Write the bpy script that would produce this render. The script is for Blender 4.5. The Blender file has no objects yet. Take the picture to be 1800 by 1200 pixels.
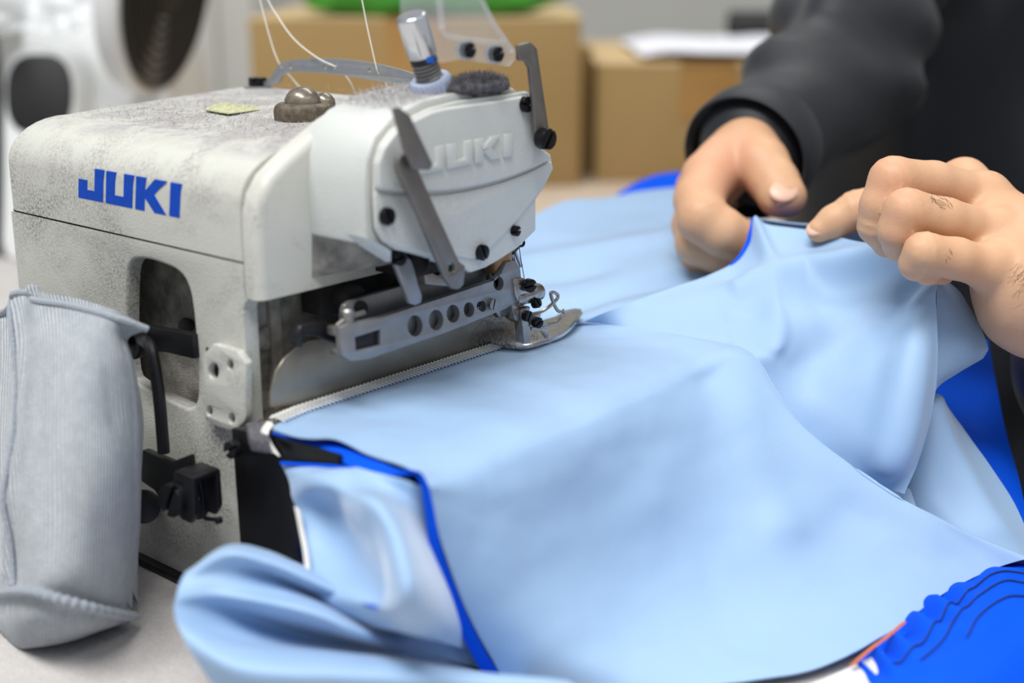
import bpy, bmesh, math, random
import numpy as np
from mathutils import Vector, geometry, noise

# ------------------------------------------------------------------ camera
# world: millimetres in the builders, metres in Blender; origin on the needle point, +Y towards the operator,
# +X towards the open side of the bed, Z up.
F_PX, PITCH, YAW = 2353.0, math.radians(16.1), math.radians(40.7)
_H = np.array([-math.sin(YAW), math.cos(YAW), 0.0])
_R = np.array([math.cos(YAW), math.sin(YAW), 0.0])
_FW = _H * math.cos(PITCH) + np.array([0, 0, -math.sin(PITCH)])
_UP = np.cross(_R, _FW)
def ray(px, py):
    return _FW + _R * (px - 900) / F_PX - _UP * (py - 600) / F_PX
CAM = -ray(940, 612) * 470.0
def _hit(px, py, ax, v):
    r = ray(px, py)
    return CAM + r * ((v - CAM[ax]) / r[ax])
def PX(px, py, v): return _hit(px, py, 0, v)      # pixel direction met with the plane X = v
def PY(px, py, v): return _hit(px, py, 1, v)
def PZ(px, py, v): return _hit(px, py, 2, v)
def PD(px, py, d): return CAM + ray(px, py) * d    # pixel direction at distance d (mm) along the view
def A(*p): return np.array(p, float)

scene = bpy.context.scene
cd = bpy.data.cameras.new('camera')
cam = bpy.data.objects.new('camera', cd)
scene.collection.objects.link(cam)
cd.sensor_width = 36.0
cd.lens = F_PX / 1800 * 36
cd.clip_start, cd.clip_end = 0.01, 50
from mathutils import Matrix
m = Matrix.Identity(4)
for i in range(3):
    m[i][0], m[i][1], m[i][2], m[i][3] = _R[i], _UP[i], -_FW[i], CAM[i] / 1000
cam.matrix_world = m
cd.dof.use_dof = True
cd.dof.focus_distance = 0.450
cd.dof.aperture_fstop = 5.4
cd.dof.aperture_blades = 9
scene.camera = cam

# ------------------------------------------------------------------ light
scene.view_settings.view_transform = 'Standard'
scene.view_settings.look = 'None'
scene.view_settings.gamma = 1.0
scene.view_settings.use_curve_mapping = False
scene.view_settings.exposure = 0.0
w = bpy.data.worlds.new('world'); scene.world = w
w.use_nodes = True
w.node_tree.nodes['Background'].inputs[0].default_value = (0.86, 0.93, 1.0, 1)
w.node_tree.nodes['Background'].inputs[1].default_value = 0.36
def area(name, loc, size, power, col=(1, 1, 1), aim=None):
    l = bpy.data.lights.new(name, 'AREA'); l.shape = 'RECTANGLE'
    l.size, l.size_y = size; l.energy = power; l.color = col
    o = bpy.data.objects.new(name, l); scene.collection.objects.link(o)
    o.location = loc
    if aim is not None:
        o.rotation_euler = (Vector(aim) - Vector(loc)).to_track_quat('-Z', 'Y').to_euler()
    return o
# fluorescent fittings of the workshop ceiling
area('ceiling_light_a', (0.15, -0.75, 1.75), (1.6, 0.5), 52, (1.0, 0.985, 0.95))
area('ceiling_light_b', (-0.45, 1.2, 1.75), (1.6, 0.5), 15, (1.0, 0.985, 0.95))
area('ceiling_light_c', (1.6, 0.2, 1.75), (0.5, 1.6), 9, (1.0, 0.985, 0.95))

# ------------------------------------------------------------------ materials
def lin(r, g, b):
    f = lambda c: (c / 255 / 12.92) if c / 255 <= 0.04045 else ((c / 255 + 0.055) / 1.055) ** 2.4
    return (f(r), f(g), f(b), 1.0)
class NT:
    def __init__(s, name):
        s.m = bpy.data.materials.new(name); s.m.use_nodes = True
        s.t = s.m.node_tree; s.n = s.t.nodes; s.b = s.n['Principled BSDF']
    def node(s, typ, **kw):
        x = s.n.new(typ)
        for k, v in kw.items(): setattr(x, k, v)
        return x
    def link(s, a, b): s.t.links.new(a, b)
    def coord(s, kind='Object'):
        return s.node('ShaderNodeTexCoord').outputs[kind]
    def geo(s, out): return s.node('ShaderNodeNewGeometry').outputs[out]
    def mapping(s, vec, scale=(1, 1, 1), rot=(0, 0, 0)):
        x = s.node('ShaderNodeMapping'); s.link(vec, x.inputs[0])
        x.inputs['Scale'].default_value = scale; x.inputs['Rotation'].default_value = rot
        return x.outputs[0]
    def noise(s, vec, scale, detail=3, rough=0.55, dist=0.0):
        x = s.node('ShaderNodeTexNoise'); s.link(vec, x.inputs['Vector'])
        x.inputs['Scale'].default_value = scale; x.inputs['Detail'].default_value = detail
        x.inputs['Roughness'].default_value = rough; x.inputs['Distortion'].default_value = dist
        return x.outputs['Fac']
    def wave(s, vec, scale, dist=0.0, direction='X', dscale=1.0):
        x = s.node('ShaderNodeTexWave'); s.link(vec, x.inputs['Vector'])
        x.bands_direction = direction
        x.inputs['Scale'].default_value = scale; x.inputs['Distortion'].default_value = dist
        x.inputs['Detail Scale'].default_value = dscale
        return x.outputs['Fac']
    def ramp(s, fac, stops):
        x = s.node('ShaderNodeValToRGB'); s.link(fac, x.inputs[0])
        e = x.color_ramp.elements
        while len(e) < len(stops): e.new(0.5)
        for el, (p, c) in zip(e, stops):
            el.position = p
            el.color = c if len(c) == 4 else (*c, 1)
        return x.outputs[0]
    def mix(s, fac, a, b, mode='MIX'):
        x = s.node('ShaderNodeMix', data_type='RGBA', blend_type=mode)
        for sock, v in ((x.inputs[0], fac), (x.inputs[6], a), (x.inputs[7], b)):
            if isinstance(v, (int, float)): sock.default_value = v
            elif isinstance(v, tuple): sock.default_value = v
            else: s.link(v, sock)
        return x.outputs[2]
    def math(s, op, a, b=0.0, clamp=False):
        x = s.node('ShaderNodeMath', operation=op, use_clamp=clamp)
        for sock, v in ((x.inputs[0], a), (x.inputs[1], b)):
            if isinstance(v, (int, float)): sock.default_value = v
            else: s.link(v, sock)
        return x.outputs[0]
    def bump(s, h, strength=0.3, dist=0.001):
        x = s.node('ShaderNodeBump'); s.link(h, x.inputs['Height'])
        x.inputs['Strength'].default_value = strength; x.inputs['Distance'].default_value = dist
        s.link(x.outputs[0], s.b.inputs['Normal'])
    def set(s, **kw):
        names = {'color': 'Base Color', 'rough': 'Roughness', 'metal': 'Metallic', 'spec': 'Specular IOR Level',
                 'trans': 'Transmission Weight', 'ior': 'IOR', 'sheen': 'Sheen Weight', 'sss': 'Subsurface Weight',
                 'sssr': 'Subsurface Radius', 'ssss': 'Subsurface Scale', 'coat': 'Coat Weight', 'alpha': 'Alpha'}
        for k, v in kw.items():
            i = s.b.inputs[names[k]]
            if isinstance(v, (int, float, tuple)): i.default_value = v
            else: s.link(v, i)
        return s
M = {}
def simple(key, col, rough=0.5, metal=0.0, var=0.12, scale=60, **kw):
    t = NT(key); c = t.coord()
    n = t.noise(c, scale, 4)
    dark = tuple(x * (1 - var) for x in col[:3]) + (1,)
    light = tuple(min(1, x * (1 + var)) for x in col[:3]) + (1,)
    t.set(color=t.ramp(n, [(0.3, dark), (0.7, light)]), rough=rough, metal=metal, **kw)
    M[key] = t.m
    return t

def casting(key, dust_top=1.0, stain=1.0, base=(203, 203, 196)):
    """textured machine paint with settled lint and grey smudges"""
    t = NT(key); c = t.coord(); p = t.geo('Position')
    big = t.noise(p, 28, 5, 0.65, 0.4)
    mid = t.noise(p, 95, 5, 0.7)
    fine = t.noise(p, 900, 4, 0.75)
    sm = t.math('MULTIPLY', t.ramp(big, [(0.46, (0, 0, 0)), (0.70, (1, 1, 1))]), t.ramp(fine, [(0.42, (0, 0, 0)), (0.62, (1, 1, 1))]))
    sm = t.math('MULTIPLY', sm, 0.85 * stain)
    col = t.mix(t.math('MULTIPLY', mid, 0.25), lin(*base), lin(base[0] - 14, base[1] - 14, base[2] - 18))
    col = t.mix(sm, col, lin(96, 92, 90))
    # lint settled where the surface faces up
    sep = t.node('ShaderNodeSeparateXYZ'); t.link(t.geo('Normal'), sep.inputs[0])
    upw = t.ramp(sep.outputs[2], [(0.86, (0, 0, 0)), (0.985, (1, 1, 1))])
    lint = t.math('MULTIPLY', t.ramp(t.noise(p, 42, 6, 0.75, 0.6), [(0.34, (0, 0, 0)), (0.56, (1, 1, 1))]), upw)
    lint = t.math('MULTIPLY', lint, 0.8 * dust_top)
    lc = t.mix(t.noise(p, 300, 5, 0.8), lin(92, 88, 92), lin(196, 193, 192))
    col = t.mix(lint, col, lc)
    t.set(color=col, rough=t.mix(lint, (0.42, 0.42, 0.42, 1), (0.95, 0.95, 0.95, 1)), spec=0.45)
    t.bump(t.math('ADD', t.noise(c, 1500, 2, 0.5), t.math('MULTIPLY', lint, fine)), 0.25, 0.0006)
    M[key] = t.m
casting('paint', 1.1, 1.15)
casting('paint_clean', 0.9, 0.18, (206, 209, 207))
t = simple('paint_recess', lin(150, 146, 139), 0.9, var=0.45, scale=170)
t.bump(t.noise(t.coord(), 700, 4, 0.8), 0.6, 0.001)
simple('seam', lin(38, 34, 32), 0.9)
simple('logo_blue', lin(12, 72, 184), 0.7, var=0.1, scale=400, spec=0.2)
t = simple('steel', lin(150, 148, 146), 0.38, 0.85, var=0.14, scale=300)
simple('chrome', lin(205, 208, 212), 0.16, 1.0, var=0.05)
simple('lever_steel', lin(128, 124, 120), 0.42, 0.7, var=0.08, scale=200)
simple('arm_steel', lin(150, 150, 152), 0.45, 0.7, var=0.1, scale=200)
simple('plate_steel', lin(150, 143, 132), 0.36, 0.75, var=0.1, scale=120)
simple('foot_steel', lin(165, 160, 155), 0.25, 0.95, var=0.2, scale=400)
simple('aluminium', lin(172, 175, 180), 0.34, 0.75, var=0.06, scale=300)
simple('black_metal', lin(30, 30, 33), 0.38, 0.3, var=0.25, scale=150)
simple('black_paint', lin(14, 14, 16), 0.3, 0.0, var=0.2)
simple('screw_black', lin(22, 22, 26), 0.3, 0.5, var=0.2)
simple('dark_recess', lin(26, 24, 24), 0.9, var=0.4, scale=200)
simple('brass', lin(150, 118, 84), 0.4, 0.7)
simple('knob_grey', lin(168, 180, 205), 0.45)
simple('blue_mark', lin(30, 100, 215), 0.5)
simple('oil_cap', lin(112, 103, 90), 0.3, 0.2, var=0.5, scale=260, coat=0.5)
simple('joint', lin(150, 143, 128), 0.8)
simple('paper_label', lin(176, 177, 140), 0.95, var=0.35, scale=420)
t = simple('lint', lin(168, 164, 166), 1.0, var=0.35, scale=700)
t = simple('lint_dark', lin(92, 90, 96), 1.0, var=0.45, scale=700)
simple('thread_white', lin(236, 234, 228), 0.8, var=0.04)
simple('thread_blue', lin(58, 70, 130), 0.7)
t = NT('clear_plastic'); t.set(color=(0.8, 0.82, 0.84, 1), rough=0.12, alpha=0.2, spec=0.6)
n_ = t.noise(t.coord(), 260, 5, 0.7); t.set(rough=t.ramp(n_, [(0.45, (0.05, 0.05, 0.05)), (0.75, (0.5, 0.5, 0.5))])); M['clear_plastic'] = t.m
t = NT('film'); t.set(color=(0.85, 0.87, 0.9, 1), rough=0.2, alpha=0.4, spec=0.7)
t.bump(t.noise(t.coord(), 40, 4), 0.4, 0.01); M['film'] = t.m

def fabric(key, col, shade, weave=2600, rough=0.75, sheen=0.15, fleck=0.08, spec=0.4):
    t = NT(key); p = t.coord('Object')
    n1 = t.noise(p, 22, 3); 
    wv = t.math('ADD', t.wave(t.mapping(p, (1, 1, 1), (0.3, 0.5, 0.2)), weave, 0.6, 'X'), t.wave(t.mapping(p, (1, 1, 1), (0.3, 0.5, 0.2)), weave, 0.6, 'Z'))
    c = t.mix(n1, col, shade)
    c = t.mix(t.math('MULTIPLY', t.noise(p, 2400, 2), fleck), c, (1, 1, 1, 1))
    t.set(color=c, rough=rough, sheen=sheen, spec=spec); t.b.inputs['Sheen Roughness'].default_value = 0.35
    h = t.math('ADD', t.math('MULTIPLY', wv, 0.25), t.noise(p, 150, 4, 0.6))
    t.bump(h, 0.12, 0.0012)
    M[key] = t.m
    return t
fabric('light_blue', lin(148, 182, 220), lin(143, 177, 216), rough=0.5, sheen=0.6)
fabric('royal_blue', lin(0, 86, 228), lin(0, 78, 218), sheen=0.0, fleck=0.0, spec=0.12)
def knit(key, col, col2, scale, ridge):
    t = NT(key); u = t.node('ShaderNodeUVMap').outputs[0]; p = t.coord()
    wv = t.wave(u, scale, 0.6, 'X', 3.0)
    n1 = t.noise(p, 160, 5, 0.75); n2 = t.noise(p, 900, 3)
    c = t.mix(t.ramp(t.math('ADD', t.math('MULTIPLY', wv, 0.6), t.math('MULTIPLY', n2, 0.5)), [(0.3, (0, 0, 0)), (0.85, (1, 1, 1))]), col2, col)
    c = t.mix(t.ramp(n1, [(0.4, (0, 0, 0)), (0.75, (0.7, 0.7, 0.7))]), c, lin(146, 153, 164))
    t.set(color=c, rough=0.95, sheen=0.3, spec=0.1)
    t.bump(t.math('ADD', t.math('MULTIPLY', wv, ridge), n2), 0.6, 0.0009)
    M[key] = t.m
knit('grey_knit', lin(200, 207, 213), lin(152, 159, 168), 13, 1.4)
t = NT('table_felt'); p = t.coord()
c = t.mix(t.noise(p, 900, 3), lin(176, 172, 170), lin(212, 208, 206))
c = t.mix(t.ramp(t.noise(p, 30, 5, 0.7), [(0.45, (0, 0, 0)), (0.8, (0.6, 0.6, 0.6))]), c, lin(150, 142, 136))
t.set(color=c, rough=0.95, sheen=0.2); t.bump(t.noise(p, 1200, 3), 0.5, 0.0008); M['table_felt'] = t.m
t = NT('sweater'); p = t.coord()
t.set(color=t.mix(t.noise(p, 40, 3), lin(26, 28, 34), lin(34, 37, 44)), rough=0.5, sheen=0.1, spec=0.35)
t.bump(t.noise(p, 900, 2), 0.2, 0.0008); M['sweater'] = t.m
t = NT('skin'); p = t.coord()
c = t.mix(t.noise(p, 55, 4, 0.6), lin(215, 175, 140), lin(203, 155, 121))
c = t.mix(t.ramp(t.noise(p, 26, 2), [(0.5, (0, 0, 0)), (0.75, (0.5, 0.5, 0.5))]), c, lin(214, 150, 124))
t.set(color=c, rough=0.5, spec=0.4, sss=0.18, sssr=(1.0, 0.35, 0.2), ssss=0.004)
t.bump(t.math('ADD', t.noise(p, 700, 3, 0.6), t.noise(p, 180, 3, 0.6)), 0.12, 0.001); M['skin'] = t.m
simple('nail', lin(222, 180, 158), 0.35, var=0.04, scale=200)
simple('nail_tip', lin(232, 206, 184), 0.35, var=0.03)
simple('hair', lin(52, 40, 32), 0.5)
t = NT('cardboard'); p = t.coord()
c = t.mix(t.noise(p, 7, 4, 0.6), lin(178, 152, 108), lin(158, 130, 84))
t.set(color=c, rough=0.85, spec=0.2); M['cardboard'] = t.m
simple('cardboard_pale', lin(206, 180, 134), 0.85, var=0.06, scale=12)
simple('tape', lin(176, 136, 82), 0.35, var=0.06, scale=30)
simple('wood', lin(196, 178, 158), 0.6, var=0.1, scale=14)
simple('white_plastic', lin(226, 228, 228), 0.35, var=0.03, scale=20)
simple('grey_wall', lin(206, 204, 198), 0.8, var=0.04, scale=4)
simple('floor_grey', lin(150, 148, 144), 0.6, var=0.1, scale=6)
simple('green_plastic', lin(70, 170, 62), 0.4, var=0.2, scale=14)
simple('paper_white', lin(240, 240, 248), 0.7, var=0.03, scale=10)
simple('rubber_black', lin(18, 18, 21), 0.6, var=0.3, scale=30)
simple('trousers', lin(24, 25, 30), 0.85, var=0.2, scale=30)
simple('orange', lin(222, 122, 58), 0.6, var=0.1, scale=200)
simple('stool_grey', lin(90, 90, 94), 0.6)

# ------------------------------------------------------------------ builders
COL = scene.collection
def wpos(o):
    v = Vector((0, 0, 0))
    while o is not None:
        v += o.location; o = o.parent
    return v
def tag(o, label=None, cat=None, group=None, kind=None):
    for k, v in (('label', label), ('category', cat), ('group', group), ('kind', kind)):
        if v: o[k] = v
    return o
def thing(name, loc, label, cat, group=None):
    o = bpy.data.objects.new(name, None); COL.objects.link(o)
    o.empty_display_size = 0.02
    o.location = Vector(loc) / 1000
    return tag(o, label, cat, group)
def _basis(axis):
    a = Vector(axis).normalized()
    r = Vector((0, 0, 1)) if abs(a.z) < 0.9 else Vector((1, 0, 0))
    u = a.cross(r).normalized(); v = a.cross(u).normalized()
    return np.array(a), np.array(u), np.array(v)
class MB:
    def __init__(s): s.v, s.f = [], []; s.mi = []; s.uv = None
    def add(s, vs, fs, mi=0):
        o = len(s.v)
        s.v += [tuple(float(c) for c in p) for p in vs]
        s.f += [tuple(i + o for i in f) for f in fs]; s.mi += [mi] * len(fs)
        return s
    def prism(s, loop, vec, mi=0):
        n = len(loop); vec = np.array(vec, float)
        L = [np.array(p, float) for p in loop]
        s.add(L + [p + vec for p in L], [tuple(range(n))[::-1], tuple(range(n, 2 * n))] + [(i, (i + 1) % n, n + (i + 1) % n, n + i) for i in range(n)], mi)
        return s
    def prism_holes(s, outer, holes, vec):
        loops = [[np.array(p, float) for p in l] for l in [outer] + holes]
        flat = [p for l in loops for p in l]; n = len(flat); vec = np.array(vec, float)
        tri = geometry.tessellate_polygon([[Vector(p) for p in l] for l in loops])
        fs = [tuple(t)[::-1] for t in tri] + [tuple(i + n for i in t) for t in tri]
        o = 0
        for l in loops:
            k = len(l)
            fs += [(o + i, o + (i + 1) % k, n + o + (i + 1) % k, n + o + i) for i in range(k)]; o += k
        return s.add(flat + [p + vec for p in flat], fs)
    def box(s, c, size, ax=None):
        c = np.array(c, float); e = np.eye(3) if ax is None else np.array(ax, float)
        h = np.array(size, float) / 2
        vs = [c + e[0] * h[0] * i + e[1] * h[1] * j + e[2] * h[2] * k for i in (-1, 1) for j in (-1, 1) for k in (-1, 1)]
        return s.add(vs, [(0, 1, 3, 2), (4, 6, 7, 5), (0, 4, 5, 1), (2, 3, 7, 6), (0, 2, 6, 4), (1, 5, 7, 3)])
    def box2(s, a, b):
        a = np.array(a, float); b = np.array(b, float)
        return s.box((a + b) / 2, np.abs(b - a))
    def lathe(s, org, axis, prof, n=24):
        """prof: (distance along axis, radius)"""
        a, u, v = _basis(axis); org = np.array(org, float)
        vs, fs = [], []
        for h, r in prof:
            for k in range(n):
                t_ = 2 * math.pi * k / n
                vs.append(org + a * h + (u * math.cos(t_) + v * math.sin(t_)) * max(r, 1e-4))
        for j in range(len(prof) - 1):
            for k in range(n):
                fs.append((j * n + k, j * n + (k + 1) % n, (j + 1) * n + (k + 1) % n, (j + 1) * n + k))
        fs.append(tuple(range(n))[::-1]); fs.append(tuple((len(prof) - 1) * n + k for k in range(n)))
        return s.add(vs, fs)
    def cyl(s, a, b, r, r2=None, n=20, ch=0.0):
        a = np.array(a, float); b = np.array(b, float); L = np.linalg.norm(b - a); r2 = r if r2 is None else r2
        pr = [(0, r), (L, r2)] if not ch else [(0, r - ch), (ch, r), (L - ch, r2), (L, r2 - ch)]
        return s.lathe(a, b - a, pr, n)
    def tube(s, path, r, n=8, closed=False, flat=None):
        P = [np.array(p, float) for p in path]; m_ = len(P)
        rs = r if isinstance(r, (list, tuple)) else [r] * m_
        vs, fs = [], []; prev = None
        for i in range(m_):
            d = (P[(i + 1) % m_] - P[i - 1]) if closed else (P[min(i + 1, m_ - 1)] - P[max(i - 1, 0)])
            d = d / (np.linalg.norm(d) + 1e-12)
            if prev is None: _, u, _v = _basis(d)
            else:
                u = prev - d * prev.dot(d); u /= np.linalg.norm(u) + 1e-12
            prev = u; v = np.cross(d, u)
            for k in range(n):
                t_ = 2 * math.pi * k / n
                vs.append(P[i] + (u * math.cos(t_) + v * math.sin(t_)) * rs[i])
        seg = m_ if closed else m_ - 1
        for i in range(seg):
            j = (i + 1) % m_
            for k in range(n):
                fs.append((i * n + k, i * n + (k + 1) % n, j * n + (k + 1) % n, j * n + k))
        if not closed:
            fs.append(tuple(range(n))[::-1]); fs.append(tuple((m_ - 1) * n + k for k in range(n)))
        return s.add(vs, fs)
    def ribbon(s, path, side, w_, th, n_smooth=0):
        """flat strip along path; side = direction of its width (per point or one); th thickness"""
        P = [np.array(p, float) for p in path]
        S = side if isinstance(side, list) else [side] * len(P)
        W = w_ if isinstance(w_, (list, tuple)) else [w_] * len(P)
        vs, fs = [], []
        for i, p in enumerate(P):
            d = P[min(i + 1, len(P) - 1)] - P[max(i - 1, 0)]; d /= np.linalg.norm(d)
            sd = np.array(S[i], float); sd = sd - d * sd.dot(d); sd /= np.linalg.norm(sd)
            nn = np.cross(d, sd)
            for a_, b_ in ((-1, -1), (1, -1), (1, 1), (-1, 1)):
                vs.append(p + sd * a_ * W[i] / 2 + nn * b_ * th / 2)
        for i in range(len(P) - 1):
            for k in range(4):
                fs.append((i * 4 + k, i * 4 + (k + 1) % 4, i * 4 + 4 + (k + 1) % 4, i * 4 + 4 + k))
        fs.append((3, 2, 1, 0)); e = (len(P) - 1) * 4; fs.append((e, e + 1, e + 2, e + 3))
        return s.add(vs, fs)
    def build(s, name, mat, parent=None, bevel=0.0, seg=2, ang=35, filt=None, smooth=True, label=None, cat=None, group=None, kind=None, sub=0):
        P = np.array(s.v); c = (P.min(0) + P.max(0)) / 2
        me = bpy.data.meshes.new(name)
        me.from_pydata([tuple(p) for p in (P - c) / 1000], [], s.f)
        mats = mat if isinstance(mat, (list, tuple)) else [mat]
        for k in mats: me.materials.append(M[k])
        if len(mats) > 1: me.polygons.foreach_set('material_index', s.mi)
        bm = bmesh.new(); bm.from_mesh(me)
        bmesh.ops.recalc_face_normals(bm, faces=bm.faces)
        if bevel:
            es = []
            for e in bm.edges:
                if len(e.link_faces) == 2 and e.calc_face_angle(0) > math.radians(ang):
                    if filt is None or filt((np.array(e.verts[0].co) + np.array(e.verts[1].co)) * 500 + c):
                        es.append(e)
            bmesh.ops.bevel(bm, geom=es, offset=bevel / 1000, segments=seg, profile=0.5, affect='EDGES', clamp_overlap=True)
        bm.to_mesh(me); bm.free()
        if smooth:
            me.polygons.foreach_set('use_smooth', [True] * len(me.polygons))
            me.set_sharp_from_angle(angle=math.radians(32))
        o = bpy.data.objects.new(name, me); COL.objects.link(o)
        base = Vector(c) / 1000
        if parent is not None:
            o.parent = parent; o.location = base - wpos(parent)
        else: o.location = base
        return tag(o, label, cat, group, kind)
def arc(c, r, a0, a1, n, f=lambda u, v: (u, v)):
    return [f(c[0] + r * math.cos(math.radians(a0 + (a1 - a0) * i / n)), c[1] + r * math.sin(math.radians(a0 + (a1 - a0) * i / n))) for i in range(n + 1)]
def rrect(x0, y0, x1, y1, r, n=4):
    o = []
    for cx, cy, a in ((x1 - r, y1 - r, 0), (x0 + r, y1 - r, 90), (x0 + r, y0 + r, 180), (x1 - r, y0 + r, 270)):
        o += arc((cx, cy), r, a, a + 90, n)
    return o
def circ(cx, cy, r, n=20, ry=None):
    ry = ry or r
    return [(cx + r * math.cos(2 * math.pi * k / n), cy + ry * math.sin(2 * math.pi * k / n)) for k in range(n)]
def screw(parent, c, axis, r, h=1.6, mat='screw_black', slot=0.6, name='screw'):
    """slotted round-head screw standing proud of the surface"""
    a, u, v = _basis(axis); c = np.array(c, float)
    mb = MB(); mb.lathe(c - a * 0.6, a, [(0, r), (h * 0.55, r), (h * 0.55 + 0.001, r)], 20)
    uu = u * math.cos(slot) + v * math.sin(slot); vv = -u * math.sin(slot) + v * math.cos(slot)
    g = r * 0.16
    for sg in (1, -1):
        t0 = math.asin(g / r)
        L = [c - a * 0.6 + a * h * 0.55 + uu * r * math.cos(t_) + vv * sg * r * math.sin(t_) for t_ in np.linspace(t0, math.pi - t0, 10)]
        mb.prism(L, a * (h * 0.45 + 0.6))
    return mb.build(name, mat, parent, bevel=min(0.35, r * 0.15), seg=2)
def ellipsoid(mb, c, r, n=16, m_=10, ax=None):
    c = np.array(c, float); e = np.eye(3) if ax is None else np.array(ax, float)
    vs, fs = [], []
    for j in range(m_ + 1):
        ph = math.pi * j / m_
        for k in range(n):
            th = 2 * math.pi * k / n
            vs.append(c + e[0] * r[0] * math.sin(ph) * math.cos(th) + e[1] * r[1] * math.sin(ph) * math.sin(th) + e[2] * r[2] * math.cos(ph))
    for j in range(m_):
        for k in range(n):
            fs.append((j * n + k, (j + 1) * n + k, (j + 1) * n + (k + 1) % n, j * n + (k + 1) % n))
    return mb.add(vs, fs)
def crom(P, n):
    """Catmull-Rom through rows of points P (k, ...) -> n samples"""
    P = np.array(P, float); k = len(P)
    E = np.concatenate([[2 * P[0] - P[1]], P, [2 * P[-1] - P[-2]]])
    t_ = np.linspace(0, k - 1, n); i = np.minimum(t_.astype(int), k - 2); f = (t_ - i).reshape((-1,) + (1,) * (P.ndim - 1))
    a, b, c, d = E[i], E[i + 1], E[i + 2], E[i + 3]
    return 0.5 * (2 * b + (c - a) * f + (2 * a - 5 * b + 4 * c - d) * f ** 2 + (3 * b - a - 3 * c + d) * f ** 3)
def curve(P, n): return list(crom(P, n))

# signed-distance modelling for bodies: surface nets over a blended field (numpy only)
def surface_nets(field, org, h):
    s = field < 0; nx, ny, nz = field.shape
    c = np.zeros((nx - 1, ny - 1, nz - 1), int)
    for i in (0, 1):
        for j in (0, 1):
            for k in (0, 1): c += s[i:nx - 1 + i, j:ny - 1 + j, k:nz - 1 + k]
    act = (c > 0) & (c < 8)
    acc = np.zeros(act.shape + (3,)); cnt = np.zeros(act.shape)
    for ax in range(3):
        o1, o2 = [a for a in range(3) if a != ax]
        for u in (0, 1):
            for v in (0, 1):
                sl0 = [None] * 3; sl1 = [None] * 3
                for a, q in ((o1, u), (o2, v)):
                    N = field.shape[a]; sl0[a] = sl1[a] = slice(q, N - 1 + q)
                N = field.shape[ax]; sl0[ax] = slice(0, N - 1); sl1[ax] = slice(1, N)
                f0, f1 = field[tuple(sl0)], field[tuple(sl1)]
                cr = (f0 < 0) != (f1 < 0)
                tt = np.where(cr, f0 / np.where(cr, f0 - f1, 1), 0)
                acc[..., ax] += np.where(cr, tt, 0); acc[..., o1] += np.where(cr, u, 0); acc[..., o2] += np.where(cr, v, 0)
                cnt += cr
    idx = -np.ones(act.shape, int); cells = np.argwhere(act); idx[act] = np.arange(len(cells))
    V_ = (cells + acc[act] / cnt[act][:, None]) * h + org
    F_ = []
    for ax in range(3):
        o1, o2 = (ax + 1) % 3, (ax + 2) % 3
        sl0 = [slice(1, -1)] * 3; sl1 = [slice(1, -1)] * 3
        sl0[ax] = slice(0, field.shape[ax] - 1); sl1[ax] = slice(1, field.shape[ax])
        f0, f1 = s[tuple(sl0)], s[tuple(sl1)]
        off = np.ones(3, int); off[ax] = 0
        for flip, mask in ((0, f0 & ~f1), (1, ~f0 & f1)):
            q = np.argwhere(mask) + off
            if not len(q): continue
            e1 = np.zeros(3, int); e1[o1] = 1; e2 = np.zeros(3, int); e2[o2] = 1
            ids = [idx[tuple((q - a).T)] for a in (e1 + e2, e2, 0 * e1, e1)]
            fq = np.stack(ids if not flip else ids[::-1], 1)
            F_.append(fq)
    return V_, np.concatenate(F_)
def rcone(P, a, b, ra, rb):
    a = np.array(a, float); b = np.array(b, float); ab = b - a; L2 = ab.dot(ab) + 1e-9
    t_ = np.clip(((P - a) @ ab) / L2, 0, 1)
    return np.linalg.norm(P - a - t_[..., None] * ab, axis=-1) - (ra + (rb - ra) * t_)
def ell(P, c, r, ax=None):
    q = P - np.array(c, float)
    if ax is not None: q = q @ np.array(ax, float).T
    r = np.array(r, float)
    k0 = np.linalg.norm(q / r, axis=-1); k1 = np.linalg.norm(q / r ** 2, axis=-1)
    return k0 * (k0 - 1) / np.maximum(k1, 1e-9)
def smin(a, b, k):
    h = np.clip(0.5 + 0.5 * (b - a) / k, 0, 1)
    return b + (a - b) * h - k * h * (1 - h)
def grid(lo, hi, h):
    ax = [np.arange(l, u + h, h, dtype=np.float32) for l, u in zip(lo, hi)]
    return np.stack(np.meshgrid(*ax, indexing='ij'), -1), np.array(lo, float)
# ================================================================== setting
Z_TABLE, Z_FLOOR = -68.0, -810.0
mb = MB().box2((-4200, -2500, Z_FLOOR - 40), (3200, 3600, Z_FLOOR))
o = mb.build('floor', 'floor_grey', kind='structure'); o['label'] = 'grey concrete workshop floor'
HH, RR = _H * 1.0, _R * 1.0
UPZ = A(0, 0, 1)
FR = [RR, HH, UPZ]                                     # frame facing the camera heading
c = CAM + HH * 3000; c[2] = 300
o = MB().box(c, (5200, 60, 2220), FR).build('wall_back', 'grey_wall', kind='structure'); o['label'] = 'pale grey workshop wall in the background'

# work table with its cloth-covered top
tb = thing('work_table', (-100, -185, Z_FLOOR), 'sewing table with a pale grey cloth-covered top under the overlock machine', 'table')
MB().box2((-700, -500, Z_TABLE - 32), (520, 112, Z_TABLE)).build('table_top', 'table_felt', tb, bevel=4, seg=3)
for x in (-640, 460):
    for y in (-450, 62):
        MB().box2((x - 22, y - 22, Z_FLOOR), (x + 22, y + 22, Z_TABLE - 32)).build('leg', 'stool_grey', tb, bevel=2)
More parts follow.
